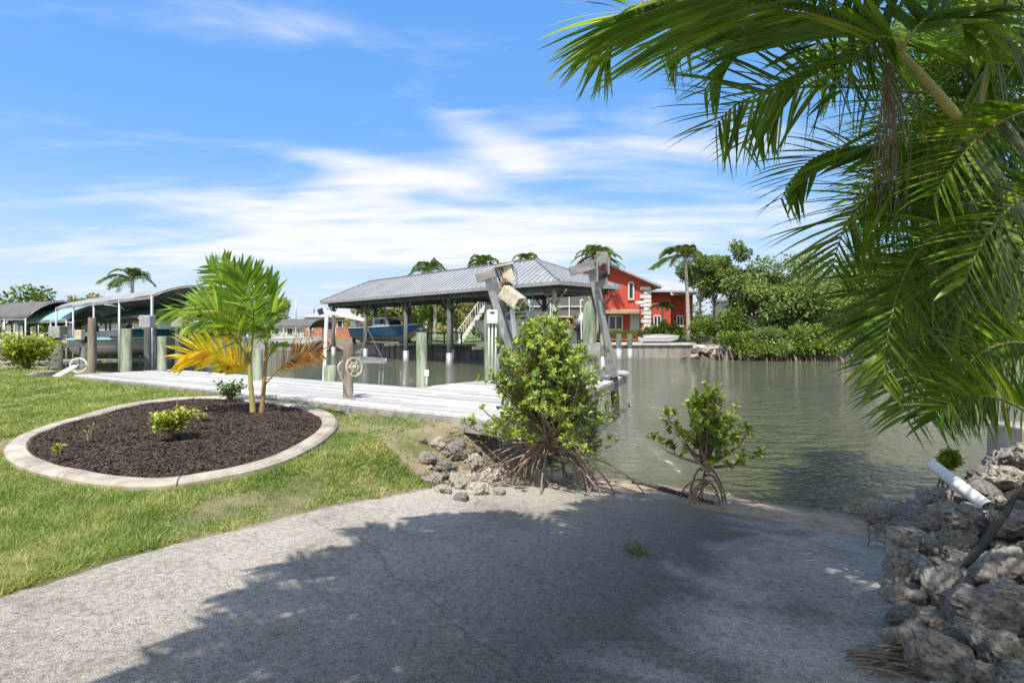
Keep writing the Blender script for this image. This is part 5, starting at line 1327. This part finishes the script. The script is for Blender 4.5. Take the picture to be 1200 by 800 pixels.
for i, (px, d, w_, h, lb, lm) in enumerate([(818,45,1.2,1.7,'light green shrub below the slim tree trunks','tree_b'),(836,45,1.2,1.8,'yellow-green shrub right of the light green one','tree_b'),(852,44.5,1.2,1.6,'olive shrub at the end of the lawn','tree_a'),(785,47,.8,1.6,'yellow-green shrub at the corner of the red house wing','tree_b'),(793,46.5,.5,.9,'short shrub at the foot of the white-trunked palm','tree_b'),(880,46,1.5,1.0,'low shrub before the grey house','tree_b'),(762,47.4,.7,1.3,'shrub in front of the white corner blocks','tree_b')]):
    bank_bush(px, d, w_, h, lb, M[lm], 440+i, 1100, GS, False, 'garden_shrub', .3, 'shrub')
# riprap rocks of the far bank
RR2 = random.Random(5)
for i in range(46):
    px = RR2.uniform(742, 868); d = 43.6-(px-760)/100*3.6+RR2.uniform(-.5,.6); zz_ = RR2.uniform(-.75, .15); p = P(px, 0, d); s = RR2.uniform(.28, .55)
    rock(p.x, d+(zz_+.7)*.8, zz_, s, 'dark and pale riprap stone at the waterline between the house dock and the mangroves', 'riprap stones on the far bank', dark=(px > 795 and RR2.random() < .6))
# grey house at far right
gh = thing('grey_house', 'pale grey house with a dark roof half hidden behind the far right trees', 'house', P(880, 395, 62))
a, b = P(858, 397, 62), P(905, 351, 62)
MB().box(((a.x+b.x)/2, 65, (a.z+b.z)/2), (b.x-a.x, 6, b.z-a.z)).build('wall', M['pale_wall'], gh)
rf = MB(); slab([(a.x-.6, 61.3, b.z), (b.x+.6, 61.3, b.z), (b.x-1, 65, b.z+1), (a.x+1, 65, b.z+1)], .15); slab([(a.x-.6, 69, b.z), (a.x-.6, 61.3, b.z), (a.x+1, 65, b.z+1)], .15); rf.build('roof', M['roof_light'], gh)
for px in (868, 880, 893):
    a_ = P(px-4, 365, 61.95); b_ = P(px+4, 355, 61.95); f = MB().box(((a_.x+b_.x)/2, 61.93, (a_.z+b_.z)/2), (b_.x-a_.x+.2, .1, b_.z-a_.z+.2)).build('window', M['white_paint'], gh)
    MB().box(((a_.x+b_.x)/2, 61.88, (a_.z+b_.z)/2), (b_.x-a_.x, .08, b_.z-a_.z)).build('pane', M['glass_dark'], f)
MB().box(((a.x+b.x)/2, 61.6, P(0,370,62).z), (b.x-a.x, .9, .15)).build('balcony', M['trim_tan'], gh)
# white stair rail behind the boathouse
st = thing('staircase', 'white slatted outdoor staircase behind the middle of the boathouse', 'staircase', P(552, 400, 45))
for i in range(11):
    s_ = i/10; p = P(541+26*s_, 400-38*s_, 45); MB().box((p.x, 45.5, p.z), (.34, 1.1, .07)).build('tread', M['white_paint'], st)
for dy in (0, 1.1):
    MB().beam(P(538, 402, 45+dy), P(569, 358, 45+dy), .06, .28).build('stringer', M['white_paint'], st)
    MB().beam(P(536, 388, 45+dy), P(567, 345, 45+dy), .07, .08).build('handrail', M['white_paint'], st)
    for i in range(12): s_ = i/11; a_ = P(538+30*s_, 401-43*s_, 45+dy); MB().beam(a_, a_+V((0,0,.95)), .04, .04, (1,0,0)).build('baluster', M['white_paint'], st)

# ================================================================ left side: houses, canopies, boats
def house(name, label, px0, px1, pyb, pye, pyr, d, wm, rm, wins, depth=7, group=None, cat='house'):
    a, b = P(px0, pyb, d), P(px1, pye, d); zr = P(0, pyr, d+depth/2).z
    t = thing(name, label, cat, P((px0+px1)/2, pyb, d), group)
    MB().box(((a.x+b.x)/2, d+depth/2, (a.z+b.z)/2), (b.x-a.x, depth, b.z-a.z)).build('wall', M[wm], t)
    global rf; rf = MB(); o_ = .5; hx = min(depth/2, (b.x-a.x)/2-.1)
    c = [(a.x-o_, d-o_, b.z), (b.x+o_, d-o_, b.z), (b.x+o_, d+depth+o_, b.z), (a.x-o_, d+depth+o_, b.z)]; k1 = (a.x+hx, d+depth/2, zr); k2 = (b.x-hx, d+depth/2, zr)
    slab([c[0], c[1], k2, k1], .12); slab([c[3], c[0], k1], .12); slab([c[1], c[2], k2], .12); slab([c[2], c[3], k1, k2], .12); rf.build('roof', M[rm], t)
    for (x0, x1, y0, y1) in wins:
        a_, b_ = P(x0, y1, d), P(x1, y0, d)
        f = MB().box(((a_.x+b_.x)/2, d-.03, (a_.z+b_.z)/2), (b_.x-a_.x+.2, .1, b_.z-a_.z+.2)).build('window', M['white_paint'], t)
        MB().box(((a_.x+b_.x)/2, d-.07, (a_.z+b_.z)/2), (b_.x-a_.x, .08, b_.z-a_.z)).build('pane', M['glass_dark'], f)
house('orange_house', 'low orange-brown house across the water left of the boathouse', 357, 424, 399, 371, 360, 66, 'orange_wall', 'roof_light', [(361,366,375,386),(373,379,374,379),(396,401,376,383),(384,389,376,386)])
house('white_house', 'low white house with a pale roof beside the orange house', 318, 356, 398, 381, 372, 74, 'pale_wall', 'roof_light', [(322,327,385,391),(337,343,385,391)])
house('pale_house', 'pale house with a small window behind the blue-green canopies', 105, 188, 398, 372, 350, 46, 'pale_wall', 'roof_light', [(114,121,374,379),(150,156,378,385),(165,170,378,384)], 9)
house('small_pale_house', 'small pale house with a grey roof at the far left', -60, 60, 400, 378, 362, 60, 'pale_wall', 'roof_light', [(-5,3,383,390),(28,34,383,390)], 9)
house('long_pale_house', 'long pale house hidden behind the young palm', 196, 300, 399, 386, 374, 72, 'pale_wall', 'roof_light', [(205,212,389,394),(240,246,389,394)], 8)
def pole(px, tp, d, r, label, m_='grey_metal', bp=398):
    b = P(px, bp, d); MB().tube([b, P(px, tp, d)], [r, r*.6], 6).build('mast', M[m_], None, True, b); last(label, 'mast')
pole(347, 347, 70, .1, 'tall thin boat mast left of the orange house'); pole(368, 362, 72, .12, 'short dark mast above the orange house roof', 'dark_metal')
def canopy(label, a, b, wid, ze, zr, fm, posts=4, und=None, group='arched canopies over the boat lifts', over=.3, ts=1):
    a, b = V((a[0], a[1], 0)), V((b[0], b[1], 0)); d = (b-a).normalized(); L_ = (b-a).length; n_ = V((-d.y, d.x, 0))*ts
    t = thing('boat_canopy', label, 'canopy', (a.x, a.y, ze), group)
    MB().grid(lambda u, v: a+d*(L_*v)+n_*(wid*u)+V((0,0,ze+(zr-ze)*math.sin(math.pi*u)**.8+.02*math.sin(v*math.pi*posts*2))), 15, 26).build('canvas', M[fm], t, True, solid=.03)
    for i in range(posts+1):
        s_ = i/posts
        ar = [a+d*(L_*s_)+n_*(wid*k/10)+V((0,0,ze-.05+(zr-ze)*math.sin(math.pi*k/10)**.8)) for k in range(11)]
        MB().tube(ar, .025, 6).build('hoop', M['alu'], t, True)
        for q in (0, wid):
            p = a+d*(L_*s_)+n_*q; MB().tube([(p.x, p.y, -1.5), (p.x, p.y, ze)], .045, 8).build('pole', M['alu'], t, True)
    for q in (0, wid): MB().beam(a+n_*q+V((0,0,ze-.06)), b+n_*q+V((0,0,ze-.06)), .06, .08).build('side_rail', M['alu'], t)
    return t
def X_(px, d): return ((px-600)/F*d, d)
canopy('big grey arched canvas canopy on metal poles, nearest of the canopies at the left', X_(66, 27.5), X_(178, 17.8), 3.0, 2.6, 3.1, 'fab_grey', 4, ts=-1) if 0 else None
a_ = V((*X_(66, 27.5), 0)); b_ = V((*X_(178, 17.8), 0))
canopy('big grey arched canvas canopy on metal poles, nearest of the canopies at the left', b_, a_, 2.9, 2.6, 3.02, 'fab_grey', 4, ts=-1)
canopy('dark teal canopy seen from below beneath the big grey one', X_(182, 22), X_(112, 34), 3.0, 2.15, 2.75, 'fab_teal', 3, ts=-1)
canopy('light aqua canopy left of the big grey one', X_(78, 27), X_(14, 33), 3.2, 1.95, 2.75, 'fab_aqua', 4, ts=-1)
canopy('black arched canopy at the far left edge', X_(30, 29), X_(-60, 33), 3.4, 2.1, 3.1, 'fab_black', 4, ts=-1)
canopy('grey canopy farther back between the black and the aqua one', X_(60, 42), X_(4, 46), 3.2, 2.3, 3.2, 'fab_grey', 4, ts=-1)
canopy('low black canopy across the water right of the young palm', X_(362, 52), X_(318, 55), 3.2, 1.75, 2.55, 'fab_black', 3, ts=-1)
canopy('low dark canopy across the water hidden behind the young palm', X_(250, 46), X_(180, 50), 3.2, 1.4, 2.2, 'fab_black', 3, ts=-1)
GBT = 'boats on the left side of the canal'
boat('long boat with a teal cover hoisted behind the dock pilings at the left', V((*X_(92, 24), .35)), .25, 5.2, 1.9, .85, 'hull_grey', cabin=False, windshield=False, cover='teal_cover', group=GBT)
boat('boat under a bright blue cover between the dark pilings left of the young palm', V((*X_(184, 26), .1)), .9, 4.2, 1.8, .95, 'hull_white', cabin=False, windshield=False, cover='blue_cover', group=GBT)
boat('white cabin boat moored beyond the teal-covered boat', V((*X_(128, 40), -.3)), .15, 6.5, 2.3, 1.2, 'hull_white', windshield=True, group=GBT)
boat('small white boat beyond the young palm trunks', V((*X_(205, 42), -.5)), .1, 5.5, 2.0, 1.0, 'hull_white', ttop='hull_white', group=GBT)
boat('white boat moored across the water under the low black canopy', V((*X_(322, 53.5), -.2)), -.1, 4.6, 1.8, .95, 'hull_white', cabin=False, group=GBT)
# lift beams and pilings in the left slips
def slip(label, px0, px1, d, z, m_='grey_metal'):
    t = thing('lift_beam', label, 'lift beam', P(px0, 400, d), 'lift beams over the left slips')
    a, b = P(px0, 0, d), P(px1, 0, d+1); MB().beam((a.x, a.y, z), (b.x, b.y, z), .14, .22).build('beam', M[m_], t)
    for p in (a, b):
        MB().tube([(p.x, p.y, -1.8), (p.x, p.y, z-.1)], .14, 10).build('piling', M['post_dark'], t, True)
        MB().box((p.x, p.y, z+.2), (.3, .3, .26)).build('motor', M['dark_metal'], t, bevel=.03)
slip('grey lift beam on two dark pilings above the teal-covered boat', 108, 146, 20, 1.35)
slip('dark lift beam just right of the yellow-green boundary shrub', 62, 98, 21, .9)
slip('lift beam at the far left edge behind the shrub', 4, 58, 24, 1.0)
slip('lift beam across the slip behind the young palm', 214, 262, 23, 1.1)
slip('far lift beam beside the white cabin boat', 120, 178, 33, 1.0)
ds = thing('finger_dock', 'grey finger dock between the left slips', 'dock', (-17, 22, .2))
MB().prism([(-21, 20), (-14.6, 25), (-15.2, 26), (-23, 21.4)], .1, .22).build('deck_boards', M['grey_wood'], ds)
for x, y in ((-20, 20.8), (-17.5, 22.8), (-15, 24.9)): MB().tube([(x, y, -1.8), (x, y, .12)], .13, 8).build('support_piling', M['post_dark'], ds, True)
f2 = thing('side_dock', 'low wooden dock at the far left behind the boundary shrub', 'dock', (-22, 24, .2))
MB().prism([(-40, 22), (-21.5, 20.5), (-21.5, 22.5), (-40, 25)], .12, .26).build('deck_boards', M['deck'], f2)
cbx = P(68, 389, 19.5); MB().box((cbx.x, cbx.y, cbx.z), (.4, .36, .42)).build('storage_box', M['grey_metal'], None, loc=cbx, bevel=.02); last('blue-grey locker box standing right of the boundary shrub', 'box')
MB().tube([(cbx.x, cbx.y, -1.8), (cbx.x, cbx.y, cbx.z-.4)], .14, 8).build('piling', M['post_dark'], None, True, cbx); last('dark piling carrying the blue-grey locker box', 'piling', 'dock pilings')
for i, (px, d, h, r, mm_, lb) in enumerate([(35,34,3.4,1.8,'tree_b','yellow-green tree behind the aqua canopy'),(95,34,3.0,1.4,'tree_c','brownish palm-like bush between the aqua and teal canopies'),(70,50,3.2,2,'tree_b','round green bush far behind the aqua canopy'),(-30,60,4,2,'tree_a','small tree at the far left edge')]):
    tree('tree', lb, P(px, 398, d), h, r, 1800, M[mm_], 90+i, 'trees at the far left', .1, .3, .25, 10, lowest=.2)
bb = thing('left_bank', '', '', (0,0,0)) if 0 else None
struct(MB().prism([(-80, 33.5), (-24, 32.5), (-23, 36), (-30, 46), (-52, 50), (-80, 46)], -1.8, .28).build('left_bank', M['grass_far']))

# distant tree belt, tree by tree
GD = 'distant trees beyond the houses'
LBS = ['dark', 'olive', 'yellow-green', 'grey-green']
for i, (px, d, h, r, mm_, lb) in enumerate([(835,75,5.5,4,'tree_a','distant dark tree behind the slender trunks'),(875,80,6,4.5,'tree_a','distant olive tree behind the grey house'),(915,75,6,5,'tree_b','distant tree seen through the spreading olive tree'),(960,72,6,5,'tree_a','distant tree behind the wide pale green tree'),(1010,70,6,5,'tree_a','distant tree between the two wide trees'),(1080,68,6.5,5,'tree_b','distant tree behind the right fronds'),(1160,68,6.5,5,'tree_a','distant tree near the right edge'),
   (640,80,4.8,4,'tree_a','distant tree behind the near end of the boathouse'),(585,78,4.8,4,'tree_b','distant tree behind the lift motor'),(535,76,4.6,4,'tree_c','distant tree behind the white stairs'),(480,80,4.6,4,'tree_a','distant tree behind the blue boat'),(290,95,5,4,'tree_a','distant tree far behind the young palm stems'),(215,90,4.4,4,'tree_a','distant tree left of the young palm far away'),(120,90,4.2,4,'tree_b','distant tree under the big grey canopy'),(20,85,4.4,4,'tree_a','distant tree under the black canopy')]):
    tree('tree', lb, P(px, 396, d), h, r, 2200, M[mm_], 500+i, GD, .15, .2, .42, 10, lowest=.05)

for i, (px, d, w_, h, lb, lm) in enumerate([(866,43.5,1.6,2.2,'tall loose thicket bush between the slim trunks and the olive tree','tree_b'),(905,42.5,2,2.6,'tall green thicket bush under the olive tree','tree_a'),(940,42,2,3.0,'tall pale thicket bush under the wide pale green tree','tree_b'),(980,41.8,2,3.0,'tall thicket bush right of the pale one','tree_a'),(1025,41.5,2.2,3.2,'tall thicket bush behind the hanging areca fronds','tree_b')]):
    bank_bush(px, d, w_, h, lb, M[lm], 540+i, 2600, 'thicket bushes behind the mangrove fringe', False, 'thicket_bush', .4, 'bush', .24)
